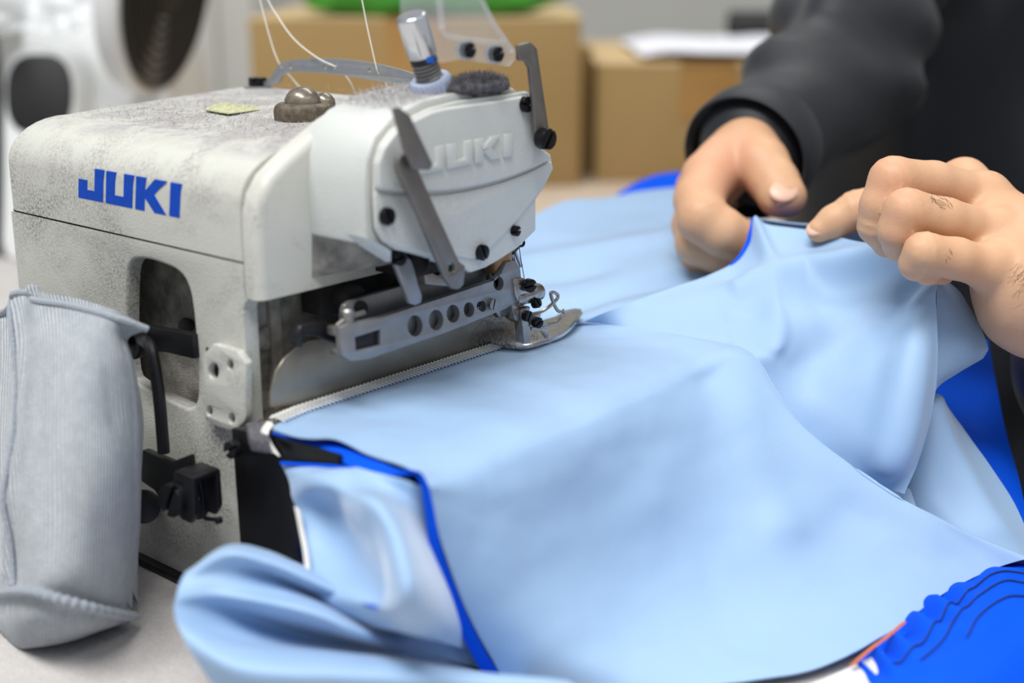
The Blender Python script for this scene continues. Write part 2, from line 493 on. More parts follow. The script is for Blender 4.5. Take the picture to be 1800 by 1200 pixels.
# bench behind
Z_B = -72.0
bb = thing('workbench', (-700, 650, Z_FLOOR), 'pale wooden bench behind the machine carrying the cardboard boxes', 'table')
MB().box2((-1080, 150, Z_B - 30), (-215, 1250, Z_B)).build('bench_top', 'wood', bb, bevel=3)
for x in (-1030, -270):
    for y in (200, 1200):
        MB().box2((x - 25, y - 25, Z_FLOOR), (x + 25, y + 25, Z_B - 30)).build('leg', 'stool_grey', bb, bevel=2)

# ================================================================== overlock machine
XC, YH, XF = -12.0, -90.0, 14.0        # arm side, back of the nose, face of the nose
YL = -110.0                            # end face with the logo
ma = thing('overlock_sewing_machine', (-60, -60, Z_TABLE), 'dusty white overlock sewing machine with blue lettering on its end face', 'sewing machine')

def smooth_loop(pts, n=3):
    """round a pixel polygon a little (Chaikin)"""
    P = [np.array(p, float) for p in pts]
    for _ in range(n):
        Q = []
        for i in range(len(P)):
            a, b = P[i], P[(i + 1) % len(P)]
            Q += [a * 0.78 + b * 0.22, a * 0.22 + b * 0.78]
        P = Q
    return P
# ---- lower housing: end wall with the opening
XL, XR = -148.5, -20.0
Z_SEAM = 46.3
outer = [(XL - 1, YL, Z_TABLE + 3), (XR, YL, Z_TABLE + 3), (XR, YL, 33)] + [(XR + 1.5, YL, 35.4), (XR + 4, YL, 36.2), (-19.0, YL, 36.2)][:1] + [(-19.0, YL, 36.2), (-19.0, YL, Z_SEAM), (XL, YL, Z_SEAM)]
hp = smooth_loop([(232, 455), (262, 455), (318, 476), (338, 520), (350, 690), (338, 722), (300, 705), (245, 678), (222, 660), (222, 480)], 2)
hole = [PY(*p, YL) for p in hp]
lh = MB().prism_holes(outer, [hole[::-1]], (0, 5, 0))
lh.box2((XL, YL + 4, Z_TABLE + 3), (XL + 4, 5, Z_SEAM))
lh.box2((XL, 1, Z_TABLE + 3), (XR - 4, 5, Z_SEAM))
low = lh.build('lower_housing', 'paint', ma, bevel=1.2, seg=3, filt=lambda p: (p[0] < XL + 2) or (p[1] < YL + 1 and -82 < p[0] < -42 and -12 < p[2] < 43))
# wall of the sewing recess under the arm
rc = MB()
rc.box2((XR - 12, YL + 1, -10), (XR - 6, 2, 37))
rc.box2((XR - 8, YL + 0.5, -66), (XR - 0.2, YL + 5, -1))
rc.box2((-60, YL + 6, 36.2), (XC - 1, 0, 40))
rc.build('recess_wall', 'paint_recess', ma, bevel=1.5)
ellipsoid(MB(), (XR - 5.6, -98, 20), (0.9, 4, 4)).build('casting_boss', 'paint_recess', ma)
cav = MB()
cav.box2((-100, -97, -30), (-24, -93, 50)); cav.box2((-100, -108, -30), (-97, -93, 50)); cav.box2((-42, -104, -30), (-39, -93, 50))
cav.box2((-100, -105, -30), (-39, -93, -27)); cav.box2((-100, -105, 44), (-39, -93, 47))
cav.build('opening_interior', 'paint_recess', ma)
MB().cyl(PY(327, 572, -96), PY(327, 572, -100), 2.6, n=16).build('drain_boss', 'dark_recess', ma, bevel=0.4)
MB().box2((XL - 2.5, YL - 3, Z_TABLE), (XR + 2, 8, Z_TABLE + 3)).build('base_gasket', 'black_metal', ma, bevel=0.8)
MB().box2((XL + 1, YL + 0.8, Z_SEAM - 0.2), (-19.2, 4, Z_SEAM + 0.9)).build('cover_gasket', 'seam', ma)
# ---- top cover
ytop = lambda y: 78.2 + (y + 88) * 0.050
prof = [(YL, Z_SEAM + 0.7), (YL, 56), (YL + 0.05, 63.5)]
for k in range(9):
    a = math.radians(170 - k * 10.5)
    prof.append((-88 + 22.0 * math.cos(a), 63.6 + 14.6 * math.sin(a)))
prof += [(-70, ytop(-70)), (-40, ytop(-40)), (-5, ytop(-5)), (-1, ytop(-1) - 0.5), (2, 80), (4, 74), (5, 60), (5, Z_SEAM + 0.7)]
cov = MB().prism([(XL, y, z) for y, z in prof], (-18.9 - XL, 0, 0))
cover = cov.build('top_cover', 'paint', ma, bevel=3.5, seg=4, filt=lambda p: p[0] < XL + 1 and p[2] > Z_SEAM + 2, ang=50)
# ---- blue lettering: J U K I
LET = {'J': [(0, 0), (0.92, 0), (0.92, 1), (0.6, 1), (0.6, 0.3), (0.33, 0.3), (0.33, 0.6), (0, 0.6)],
       'U': [(0, 0), (0.95, 0), (0.95, 1), (0.63, 1), (0.63, 0.3), (0.32, 0.3), (0.32, 1), (0, 1)],
       'K': [(0, 0), (0.32, 0), (0.32, 0.40), (0.66, 0), (1.06, 0), (0.63, 0.54), (1.0, 1), (0.63, 1), (0.32, 0.62), (0.32, 1), (0, 1)],
       'I': [(0, 0), (0.34, 0), (0.34, 1), (0, 1)]}
def lettering(parent, p00, pu, pv, nrm, th, mat, bevel):
    """word set along pu (whole length), up pv, raised along nrm"""
    adv = {'J': 1.02, 'U': 1.05, 'K': 1.15, 'I': 0.34}; tot = sum(adv.values()); x = 0
    for ch in 'JUKI':
        loop = [np.array(p00) + np.array(pu) * (x + a) / tot + np.array(pv) * b - np.array(nrm) * 0.3 for a, b in LET[ch]]
        MB().prism(loop, np.array(nrm) * (th + 0.3)).build('letter', mat, parent, bevel=bevel, seg=2)
        x += adv[ch]
a0, a1, b0 = PY(138, 346, YL), PY(316, 384, YL), PY(139, 297, YL)
a1[2] = a0[2] = (a0[2] + a1[2]) / 2
lettering(cover, a0 + A(0, 0.15, 0), a1 - a0, A(b0[0] - a0[0], 0, b0[2] - a0[2] + 1.0), A(0, -1, 0), 0.25, 'logo_blue', 0)
# ---- paper label and oil sight cap on the cover
lp = [PZ(x, y, ytop(-45) + 0.0) for x, y in ((390, 177), (438, 182), (456, 194), (402, 201), (360, 194))]
MB().prism(lp, (0, 0, 0.3)).build('paper_label', 'paper_label', cover)
oc = PZ(533, 203, 81)
simple('oil_skirt', lin(92, 82, 68), 0.6, var=0.55, scale=420)
om = MB().lathe(oc, UPZ, [(-3, 9.5), (2, 9.8), (3.4, 9.3), (4.2, 8.0), (4.3, 6.6)], 20)
cap = om.build('oil_sight_cap', 'oil_skirt', ma, bevel=0.3)
ellipsoid(MB(), oc + A(0, 0, 4.2), (6.2, 6.2, 5.4), 20, 12).build('sight_dome', 'oil_cap', cap)
ellipsoid(MB(), oc + A(-4, 13, 2.5), (4, 4, 4), 14, 8).build('filler_plug', 'oil_cap', cap)
# ---- arm collar and nose
cp = [(YL + 0.05, 36.2), (YL + 0.05, 50), (YL + 0.3, 61), (-108.0, 67), (-104, 72), (-98, 76), (-90, 80.4), (-79.5, 85.8), (-69, 89.6), (-59, 92), (-48, 93), (-20, 93), (-16, 90), (-15, 80), (-15, 36.2)]
arm = MB().prism([(-18.6, y, z) for y, z in cp], (XC + 18.6, 0, 0))
arm.build('arm_housing', 'paint', ma, bevel=4.5, seg=5, ang=60, filt=lambda p: p[0] > XC - 1 and p[2] > 37 and p[1] < -20)
np_ = [(YH, 53), (YH, 70), (YH + 1, 77), (YH + 4.5, 83.5), (-78, 88.6), (-66, 92), (-52, 93.2), (-25, 92.6), (-22, 90.5), (-20.5, 77), (-13, 72), (-12, 65), (-19, 56), (-19, 46), (-30, 41), (-44, 38.5), (-58, 42), (-72, 48)]
no = MB().prism([(-16, y, z) for y, z in np_], (XF - 2.0 + 16, 0, 0))
no.build('nose_housing', 'paint_clean', ma, bevel=1.0, seg=2, ang=50)
# dusty underside web between nose and arm
wb = [PX(548, 408, XC), PX(690, 445, XC + 14), PX(700, 462, XC + 10), PX(548, 488, XC)]
MB().prism(wb, (-2, 0, 0)).build('nose_web', 'paint_recess', ma)
# slanted lip under the nose
MB().prism([PX(617, 411, 10), PX(655, 420, XF), PX(690, 440, XF), PX(690, 462, 11), PX(640, 428, 9)], (-3, 0, -0.5)).build('nose_lip', 'paint_clean', ma, bevel=0.8)
# thin joint line between nose and face plate
def chain(pts, X, n=40): return [PX(*p, X) for p in curve(pts, n)]
fo = [(668, 424), (656, 404), (652, 340), (653, 285), (662, 255), (682, 228), (712, 207), (750, 189), (796, 177), (860, 168), (922, 160), (929, 168), (934, 225), (944, 258), (962, 270), (967, 296), (950, 330), (936, 350), (936, 404), (905, 434), (870, 457), (848, 469), (822, 478), (808, 470), (795, 456), (740, 448), (692, 438)]
big = [((p - np.array([810, 320])) * 1.004 + np.array([808.5, 320])) for p in np.array(fo, float)]
MB().prism([PX(*p, XF - 2.2) for p in big], (1.0, 0, 0)).build('face_gasket', 'joint', ma)
fp = MB().prism([PX(*p, XF - 1.4) for p in fo], (1.6, 0, 0))
face = fp.build('face_plate', 'paint_clean', ma, bevel=0.7, seg=3, ang=20)
arcp = [(655, 337), (700, 343), (760, 343), (820, 335), (880, 320), (930, 301), (966, 283)]
lowp = [(656, 400), (668, 420), (695, 434), (742, 444), (798, 451), (830, 455), (858, 436), (900, 393), (935, 350), (950, 330), (966, 297)]
mid = arcp[::-1][:1] and [tuple(p) for p in curve(arcp, 16)] + lowp[::-1]
MB().prism([PX(*p, XF) for p in mid], (1.0, 0, 0)).build('lower_panel', 'paint_clean', face, bevel=0.7, seg=3, ang=20)
upp = [(657, 331), (656, 285), (666, 258), (686, 232), (714, 212), (750, 195), (770, 190), (860, 177), (918, 167), (925, 175), (930, 228), (940, 262), (957, 272), (962, 277)]
arcu = [(x, y - 8) for x, y in arcp[1:-1]]
up_loop = upp + [tuple(p) for p in curve(arcu[::-1], 14)]
MB().prism([PX(*p, XF) for p in up_loop], (2.4, 0, 0)).build('upper_panel', 'paint_clean', face, bevel=1.7, seg=4, ang=20)
e0, e1, e2 = PX(752, 303, XF + 2.4), PX(898, 274, XF + 2.4), PX(752, 259, XF + 2.4)
lettering(face, e0 - (e1 - e0) * 0.12, (e1 - e0) * 1.12, e2 - e0, A(1, 0, 0), 1.0, 'paint_clean', 0.45)
for (x, y, r, X) in ((677, 380, 2.6, XF + 1), (844, 443, 2.5, XF + 0.8), (903, 405, 1.7, XF + 0.2), (921, 183, 2.5, XF + 2.2)):
    screw(face, PX(x, y, X), (1, 0, 0), r, 1.7, slot=random.Random(x).random() * 3)
# ---- eye-guard bracket
bk = [(904, 78), (926, 73), (937, 84), (958, 225), (966, 246), (957, 262), (944, 262), (936, 238), (925, 120), (918, 108), (906, 106)]
br = MB().prism([PX(*p, XF + 4.0) for p in bk], (1.8, 0, 0)).build('guard_bracket', 'lever_steel', ma, bevel=0.6, seg=2)
screw(br, PX(953, 243, XF + 6.2), (1, -0.05, 0), 3.3, 3.2, slot=1.0)
gd = [(702, -40), (702, 40), (712, 62), (756, 82), (770, 110), (800, 104), (858, 112), (889, 117), (899, 105), (900, 88), (888, 72), (864, 40), (836, -12), (820, -40)]
gu = MB().prism([PX(*p, XF + 4.4) for p in gd], (1.8, 0, 0)).build('eye_guard', 'clear_plastic', ma, bevel=0.5, seg=2)
ra = [PX(*p, XF + 5.3) for p in ((776, 45), (780, 58), (800, 66), (868, 74), (886, 74))]
MB().tube(curve(ra, 24), 0.8, 8).build('guard_rib', 'clear_plastic', gu)
MB().tube(curve([PX(*p, XF + 5.3) for p in ((842, -12), (866, 38), (888, 72), (899, 90))], 16), 0.9, 8).build('guard_rib', 'clear_plastic', gu)
MB().tube(curve([PX(*p, XF + 5.3) for p in ((770, -30), (774, 20), (777, 50))], 10), 1.1, 8).build('guard_rib', 'clear_plastic', gu)
for x, y in ((819, 88), (869, 95)):
    MB().cyl(PX(x, y, XF + 3.6), PX(x, y, XF + 4.2), 3.0, n=20).build('washer', 'aluminium', gu, bevel=0.2)
    screw(gu, PX(x, y, XF + 4.9), (1, 0, 0), 2.2, 2.0, slot=0.4)
# ---- thread post with spring and knurled nut
pb, pt = PX(764, 168, 3), PX(722, 26, 3)
pb = A(pb[0], pb[1], pb[2]); ax = (pt - pb) / np.linalg.norm(pt - pb); L = np.linalg.norm(pt - pb)
MB().cyl(A(pb[0], pb[1], 92.0), A(pb[0], pb[1], 93.6), 6.3, n=28).build('post_hole', 'seam', ma)
post = MB().cyl(pb - ax * 4, pb + ax * L * 0.5, 2.4, n=18).build('tension_post', 'black_metal', ma)
MB().cyl(pb + ax * L * 0.50, pt, 4.6, 4.6, n=28, ch=0.5).build('post_cap', 'chrome', post, bevel=0.3)
MB().cyl(pb + ax * L * 0.43, pb + ax * L * 0.505, 4.2, n=24).build('index_collar', 'black_metal', post)
MB().box(pb + ax * L * 0.467 + A(4.0, -1.2, 0), (0.8, 2.6, L * 0.07)).build('index_mark', 'blue_mark', post)
hx = []
a_, u_, v_ = _basis(ax)
for k in range(7 * 16):
    t_ = k / 16; hx.append(pb + ax * (L * 0.12 + L * 0.31 * k / (7 * 16)) + (u_ * math.cos(t_ * 2 * math.pi) + v_ * math.sin(t_ * 2 * math.pi)) * 3.6)
MB().tube(hx, 0.55, 6).build('spring', 'steel', post)
kn = MB(); n_k = 72
pr = [(-1.5, 6.0), (-1.0, 6.5), (5.0, 6.5), (5.8, 5.9), (5.8, 4.2), (2.5, 4.0)]
kn.lathe(pb, ax, pr, n_k)
kv = np.array(kn.v)
rel = kv - pb; al = rel @ ax; rad = rel - al[:, None] * ax; rl = np.linalg.norm(rad, axis=1)
ridge = np.where((np.arange(len(kv)) % 3 == 0) & (rl > 5.95), 0.93, 1.0)
kn.v = [tuple(p) for p in pb + al[:, None] * ax + rad * ridge[:, None]]
kn.build('knurled_nut', 'knob_grey', post)
# ---- bent finger lever in front of the face plate
MB().prism([PX(*p, XF + 9) for p in ((686, 190), (697, 187), (717, 202), (757, 288), (752, 298), (722, 297), (706, 262))], (1.6, -0.6, 0)).build('lever_tab', 'lever_steel', ma, bevel=0.4)
lv = [(690, 290), (694, 275), (706, 268), (720, 272), (729, 300), (770, 392), (800, 458), (811, 466), (808, 498), (800, 507), (788, 506), (776, 488), (730, 380), (695, 305)]
hl = [(787 + 6 * math.cos(k * math.pi / 8), 470 + 9 * math.sin(k * math.pi / 8)) for k in range(16)]
lm = MB().prism_holes([PX(*p, XF + 5.5) for p in lv], [[PX(*p, XF + 5.5) for p in hl][::-1]], (1.8, 0, 0))
lm.build('lifting_lever', 'lever_steel', ma, bevel=0.4)
lv2 = [(681, 448), (688, 439), (700, 442), (716, 456), (722, 472), (728, 498), (735, 518), (734, 530), (724, 535), (714, 532), (704, 506), (690, 470)]
l2 = MB().prism([PX(*p, 8) for p in lv2], (1.8, 0, 0)).build('release_lever', 'arm_steel', ma, bevel=0.4)
screw(l2, PX(699, 451, 10), (1, 0, 0), 2.6, 1.6, slot=0.2)
MB().cyl(PX(731, 463, 2), PX(731, 463, 9), 4.2, n=20).build('lever_pivot', 'screw_black', ma, bevel=0.5)
MB().prism([PX(*p, 2) for p in ((745, 470), (790, 495), (790, 505), (748, 500))], (-8, 0, 0)).build('pivot_block', 'plate_steel', ma, bevel=0.6)
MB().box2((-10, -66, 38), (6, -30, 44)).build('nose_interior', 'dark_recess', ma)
# ---- dark mechanism under the arm
dk = MB(); dk.box2((-24, -85, 26), (-14, -8, 37)); dk.cyl((-20, -76, 31), (-8, -76, 31), 4.5); dk.cyl((-20, -40, 29), (-6, -40, 29), 5); dk.box2((-22, -60, 28), (-9, -35, 36.5))
dk.build('under_arm_mechanism', 'dark_recess', ma, bevel=0.8)
# ---- presser arm: upper strap, lower perforated strap, clamp block
us = smooth_loop([(594, 548), (600, 530), (640, 518), (760, 482), (868, 452), (868, 500), (760, 540), (622, 585), (596, 580)], 1)
ub = MB().prism([PX(*p, -7) for p in us], (2.0, 0, 0)).build('upper_strap', 'arm_steel', ma, bevel=0.4)
MB().cyl(PX(634, 541, -6), PX(634, 541, -3.4), 2.3, n=18).build('strap_pin', 'screw_black', ub, bevel=0.4)
XB = 1.2
bar = [(589, 574), (603, 567), (660, 556), (760, 524), (862, 490), (872, 478), (880, 460), (897, 457), (905, 470), (908, 500), (905, 525), (880, 540), (780, 580), (700, 607), (640, 628), (608, 632), (592, 622)]
holes = []
for x, y, rx in ((720, 570, 13.5), (757, 560, 13), (787, 549, 11.5), (815, 542, 9.5), (839, 536, 7.0), (867, 496, 9)):
    holes.append([PX(x + rx * math.cos(k * math.pi / 10), y + rx * 1.38 * math.sin(k * math.pi / 10), XB) for k in range(20)][::-1])
slot = [PX(*p, XB) for p in ((614, 590), (659, 576), (659, 604), (616, 614))][::-1]
pa = MB().prism_holes([PX(*p, XB) for p in bar], holes + [slot], (2.4, 0, 0)).build('presser_arm', 'arm_steel', ma, bevel=0.35, ang=45)
MB().prism([PX(*p, XB - 2.5) for p in ((660, 556), (760, 524), (862, 490), (880, 540), (700, 607), (650, 622))], (1.5, 0, 0)).build('arm_backing', 'arm_steel', pa)
screw(pa, PX(863, 534, XB + 2.5), (1, 0, 0), 1.9, 1.4, mat='steel', slot=1.3)
screw(pa, PX(839, 536, XB + 1.4), (1, 0, 0), 1.4, 1.0, mat='black_metal', slot=0.8)
MB().box((PX(637, 597, XB - 0.5)), (3.4, 10, 7.2)).build('clamp_block', 'black_metal', pa, bevel=0.5)
MB().tube(curve([PX(*p, XB) for p in ((592, 574), (606, 562), (618, 556), (640, 549))], 10), 0.9, 8).build('clamp_flange', 'steel', pa)
cy0 = PX(611, 555, XB); 
pn = MB().lathe(cy0 - A(0, 0, 4), UPZ, [(0, 1.9), (4.2, 1.9), (4.3, 2.2), (5.6, 2.2), (6.4, 1.6), (6.6, 0.2)], 18).build('hinge_pin', 'steel', pa)
MB().prism([PX(*p, XB) for p in ((589, 576), (611, 571), (613, 588), (590, 592))], (-4, 0, 0)).build('hinge_lug', 'steel', pa, bevel=0.6)
MB().prism([PX(*p, XB) for p in ((591, 612), (613, 615), (613, 632), (594, 626))], (-4, 0, 0)).build('hinge_lug', 'steel', pa, bevel=0.6)
hk = [(523, 610), (522, 590), (530, 572), (560, 566), (600, 572), (648, 580), (652, 606), (616, 614), (596, 606), (560, 592), (536, 590), (534, 612)]
MB().prism([PX(*p, -4) for p in hk], (-4, 0, 0)).build('link_hook', 'black_metal', ma, bevel=0.9)
# ---- steel shield behind the seam
sh = [PX(x, y, -12.5) for x, y in ((476, 716), (477, 690), (486, 652), (500, 630), (520, 613), (546, 600), (610, 590), (700, 572), (870, 548), (905, 545), (905, 612), (880, 622), (650, 690), (545, 712))]
MB().prism(sh, (-1.2, 0, 0)).build('shield_plate', 'plate_steel', ma, bevel=0.4)
# ---- cloth plate and bed
bd = MB().box2((-26, -107, -6), (45, 42, -2.6)); bd.build('cloth_plate', 'plate_steel', ma, bevel=1.0)
MB().box2((-18, -104, Z_TABLE + 3), (46, 36, -5.2)).build('bed_casting', 'black_metal', ma, bevel=2)
blk = [PY(405, 752, -116), PY(470, 765, -116), A(26, -116, 0), A(26, -116, Z_TABLE + 1), A(-20.2, -116, Z_TABLE + 1)]
bp = MB().prism(blk, (0, 2.2, 0)).build('black_side_cover', 'black_paint', ma, bevel=0.8)
screw(bp, PY(413, 788, -117.5), (0, -1, 0), 2.7, 2.2, mat='black_metal')
MB().prism([PZ(x, y, 0) for x, y in ((432, 742), (470, 738), (474, 775), (440, 770))], (0, 0, -4)).build('plate_corner', 'lint_dark', ma, bevel=0.6)
# ---- perforated white mounting plate on the end face
mp = smooth_loop([(358, 600), (432, 622), (431, 700), (433, 738), (410, 758), (362, 742), (357, 700)], 1)
mh = [circ(375, 652, 9.5, 18, 15), circ(404, 641, 6, 14, 10), circ(368, 722, 5.5, 14, 9), circ(407, 735, 6, 14, 10)]
ml = MB().prism_holes([PY(*p, YL - 2.6) for p in mp], [[PY(*q, YL - 2.6) for q in h][::-1] for h in mh], (0, 2.6, 0))
mpl = ml.build('mounting_plate', 'paint', ma, bevel=0.5, ang=50)
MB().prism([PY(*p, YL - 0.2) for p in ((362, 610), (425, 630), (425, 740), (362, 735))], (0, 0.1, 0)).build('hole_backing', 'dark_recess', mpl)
# ---- black linkage on the end face
lk = [(228, 595), (232, 578), (250, 572), (338, 588), (342, 632), (290, 620), (246, 618), (232, 612)]
lb = MB().prism([PY(*p, -112) for p in lk], (0, 3.5, 0)).build('link_bar', 'black_metal', ma, bevel=0.7)
MB().lathe(PY(244, 597, -112.5), (0, -1, 0), [(0, 5.8), (3, 5.8), (3.4, 5.2), (3.4, 3.6), (1, 3.4)], 22).build('link_eye', 'black_metal', lb)
rod = [PY(*p, yy) for p, yy in (((250, 597), -114), ((262, 606), -118), ((271, 640), -119), ((280, 700), -119), ((288, 795), -119))]
MB().tube(curve(rod, 24), 2.0, 10).build('lift_rod', 'black_metal', ma)
fk = [(248, 790), (300, 812), (330, 800), (338, 880), (322, 908), (300, 905), (286, 885), (270, 862), (246, 846)]
kb = MB().prism([PY(*p, -121) for p in fk], (0, 3, 0)).build('knee_lever', 'black_metal', ma, bevel=0.8)
us_ = [(302, 822), (312, 800), (334, 796), (380, 822), (383, 836), (382, 900), (378, 908), (340, 912), (336, 838)]
yr, yl_ = PY(338, 840, -128), PY(304, 826, -128)
MB().box2((yl_[0], -128, yr[2] - 1.8), (yr[0], -117.5, yr[2])).build('yoke_top', 'black_metal', kb, bevel=0.8)
for y0_ in (-128, -119.3):
    MB().prism([(yl_[0], y0_, yr[2] - 0.5), (yr[0], y0_, yr[2] - 0.5), (yr[0], y0_, yr[2] - 12), (yr[0] - 2.5, y0_, yr[2] - 15.5), (yl_[0] + 2, y0_, yr[2] - 15.5), (yl_[0] - 2, y0_, yr[2] - 10)], (0, 1.8, 0)).build('yoke_side', 'black_metal', kb, bevel=0.6)
screw(kb, PY(308, 876, -128.6), (0.1, -1, 0), 5.2, 2.4, mat='black_metal', slot=1.1)
MB().cyl(PY(348, 895, -120), PY(348, 895, -114), 3.2, n=16).build('yoke_pin', 'black_metal', kb)
MB().tube(curve([PY(*p, -122) for p in ((350, 842), (355, 870), (358, 900), (363, 911), (388, 913))], 18), 0.7, 8).build('spring_hook', 'black_metal', kb)
MB().lathe(PY(388, 913, -122.6), (0, -1, 0), [(0, 1.1), (1.6, 1.1)], 12).build('hook_end', 'black_metal', kb)
MB().cyl(PY(252, 890, -119), PY(252, 890, -112), 5.6, n=20).build('stop_screw', 'black_metal', ma, bevel=0.6)
# ---- thread guide arch on top
gy = -6.0
gp = [(478, 132), (486, 118), (498, 109), (540, 103), (600, 104), (660, 112), (710, 124), (745, 137), (775, 152)]
low_e = [(775, 168), (745, 160), (700, 150), (660, 142), (600, 132), (540, 127), (504, 128), (494, 136), (488, 146), (470, 151), (452, 152), (452, 147), (468, 142)]
hl_ = [circ(494, 116, 3.0, 12, 4.5), circ(511, 116, 3, 12, 4.5), circ(572, 116, 3, 12, 4.5), circ(588, 116, 3, 12, 4.5), circ(650, 122, 3, 12, 4.5), circ(665, 126, 3, 12, 4.5), circ(724, 142, 3, 12, 4.5)]
outl = [tuple(p) for p in curve(gp, 30)] + [tuple(p) for p in curve(low_e, 34)]
ga = MB().prism_holes([PY(*p, gy) for p in outl], [[PY(*q, gy) for q in h][::-1] for h in hl_], (0, 1.0, 0)).build('thread_guide', 'aluminium', ma, bevel=0.2, ang=50)
fb = PY(453, 149, gy)
MB().lathe(fb + A(0, 0, -4.5), UPZ, [(0, 6.5), (2.6, 6.5), (3.0, 6.0)], 20).build('guide_boss', 'paint', ga)
MB().lathe(fb + A(0, 0, -1.4), UPZ, [(0, 5.4), (1.0, 5.4)], 20).build('guide_foot', 'aluminium', ga)
screw(ga, fb + A(0, 0, 0.4), (0, 0, 1), 3.6, 2.4)
# ---- needle bar, clamp and presser foot
MB().cyl((-2, -18, 30), (-2, -14, 52), 4.6, n=20).build('needle_bar_bush', 'brass', ma, bevel=0.5)
nb = MB().prism([PX(*p, -1) for p in ((862, 470), (880, 452), (900, 470), (908, 545), (880, 560), (866, 540))], (-2.5, 0, 0)).build('foot_bracket', 'foot_steel', ma, bevel=0.4)
MB().lathe(PX(889, 484, -0.8), (1, 0, 0), [(0, 2.6), (0.6, 2.6), (0.6, 1.6), (0.1, 1.6)], 18).build('bracket_eye', 'chrome', nb)
MB().prism([PX(*p, 0.5) for p in ((880, 455), (886, 452), (908, 515), (902, 520))], (1.5, 0, 0)).build('foot_bracket_blade', 'steel', nb, bevel=0.3)
MB().cyl(PX(907, 466, -1), PX(891, 425, -1), 0.7, n=12).build('needle', 'chrome', ma)
MB().cyl(PX(916, 468, -3), PX(899, 425, -3), 0.7, n=12).build('needle', 'chrome', ma)
MB().prism([PX(*p, 2) for p in ((892, 455), (902, 448), (913, 437), (916, 430), (908, 440), (894, 444))], (-4, 0, 0)).build('thread_eyelet', 'black_metal', ma, bevel=0.4)
MB().tube(curve([PX(*p, 1) for p in ((908, 432), (918, 432), (921, 426), (918, 421))], 10), 0.5, 8).build('thread_hook', 'black_metal', ma)
fa = MB(); fa.cyl(PX(902, 525, 2), PX(948, 512, 2), 3.0, n=18)
foot = fa.build('foot_shank', 'foot_steel', ma, bevel=0.4)
MB().prism([PX(*p, 4.5) for p in ((903, 490), (920, 488), (944, 500), (948, 522), (942, 533), (914, 536), (906, 520))], (-6, 0, 0)).build('shank_block', 'foot_steel', foot, bevel=0.7)
screw(foot, PX(929, 501, 5.4), (1, -0.2, 0), 2.3, 1.6, slot=0.1)
MB().prism([PX(*p, 5) for p in ((916, 545), (932, 538), (933, 600), (922, 604))], (-4, 0, 0)).build('foot_post', 'foot_steel', foot, bevel=0.4)
MB().prism([PX(*p, 3) for p in ((898, 530), (914, 534), (918, 570), (906, 562))], (-5, 0, 0)).build('foot_hinge', 'foot_steel', foot, bevel=0.4)
screw(foot, PX(925, 555, 5.6), (1, 0, 0), 1.9, 1.4, slot=1.2)
screw(foot, PX(943, 566, 5.2), (1, -0.2, 0), 1.9, 1.5, slot=0.5)
screw(foot, PX(941, 533, 4.8), (1, 0, 0.3), 1.7, 1.5, slot=2.0)
so = [(862, 604), (868, 600), (900, 612), (918, 613), (975, 598), (1008, 580), (1024, 560), (1018, 556), (998, 555), (978, 560), (960, 570), (935, 590), (900, 600)]
sole_px = [(861, 605), (885, 612), (915, 616), (940, 612), (985, 597), (1008, 582), (1021, 566), (1022, 558), (1012, 554), (992, 553), (975, 562), (930, 575), (890, 585), (866, 597)]
sp = [PZ(*p, 1.2) for p in sole_px]
for q, (x, y) in zip(sp, sole_px):
    q[2] += max(0, (x - 985)) * 0.055
sole = MB().prism(sp, (0, 0, 1.4)).build('foot_sole', 'foot_steel', foot, bevel=0.35)
MB().tube([q + A(0, 0, 1.5) for q in curve(sp[:7], 30)], 0.75, 8).build('sole_rim', 'chrome', sole)
w1 = [PX(*p, 3) for p in ((932, 553), (955, 546), (975, 530), (981, 520), (974, 514), (968, 516), (974, 535), (982, 547), (989, 545), (990, 552), (978, 566), (955, 572))]
MB().tube(curve(w1, 50), 0.62, 8).build('guide_wire', 'foot_steel', foot)
MB().prism([PX(*p, 4.6) for p in ((934, 574), (962, 578), (966, 592), (962, 596), (954, 584), (935, 580))], (-1.5, 0, 0)).build('foot_tongue', 'foot_steel', foot, bevel=0.3)
MB().prism([PX(*p, 4.4) for p in ((934, 556), (952, 550), (950, 560), (968, 572), (955, 574), (936, 572))], (-1.2, 0, 0)).build('wire_plate', 'foot_steel', foot, bevel=0.3)

# ---- lint: fibres lying on the machine (nobody could count them)
rng = random.Random(5)
def fibres(name, mat, spots, n, length, lift, parent):
    mb = MB()
    for _ in range(n):
        p, nrm = spots(rng)
        p = np.array(p); d = np.array([rng.gauss(0, 1), rng.gauss(0, 1), rng.gauss(0, 1)])
        nrm = np.array(nrm, float); d -= nrm * d.dot(nrm) * 0.75; d /= np.linalg.norm(d)
        Lf = length * (0.4 + rng.random()); s_ = np.cross(d, nrm); s_ /= np.linalg.norm(s_) + 1e-9
        w_ = 0.05
        q = p + d * Lf * 0.5 + nrm * lift * rng.random() * 2; e = p + d * Lf + nrm * lift * rng.random()
        mb.add([p - s_ * w_, p + s_ * w_, q + s_ * w_, q - s_ * w_, e], [(0, 1, 2, 3), (3, 2, 4)])
    return mb.build(name, mat, parent, smooth=False, kind='stuff')
def on_cover(r):
    x = XL + 6 + r.random() * 118; y = -92 + abs(r.gauss(0, 0.5)) * 60 + r.random() * 30
    y = min(y, 4); return (x, y, ytop(y) + 0.05), (0, 0, 1)
def on_nose(r):
    x = -16 + r.random() * 26; y = -74 + r.random() * 48
    z = 93.2 if y > -55 else 93.2 - (abs(y + 55) / 20) ** 2 * 3.6
    return (x, y, z), (0, 0, 1)
fibres('lint_fuzz', 'lint', on_cover, 6000, 2.6, 0.3, ma)
fibres('lint_fuzz', 'lint', on_nose, 3000, 2.6, 0.7, ma)
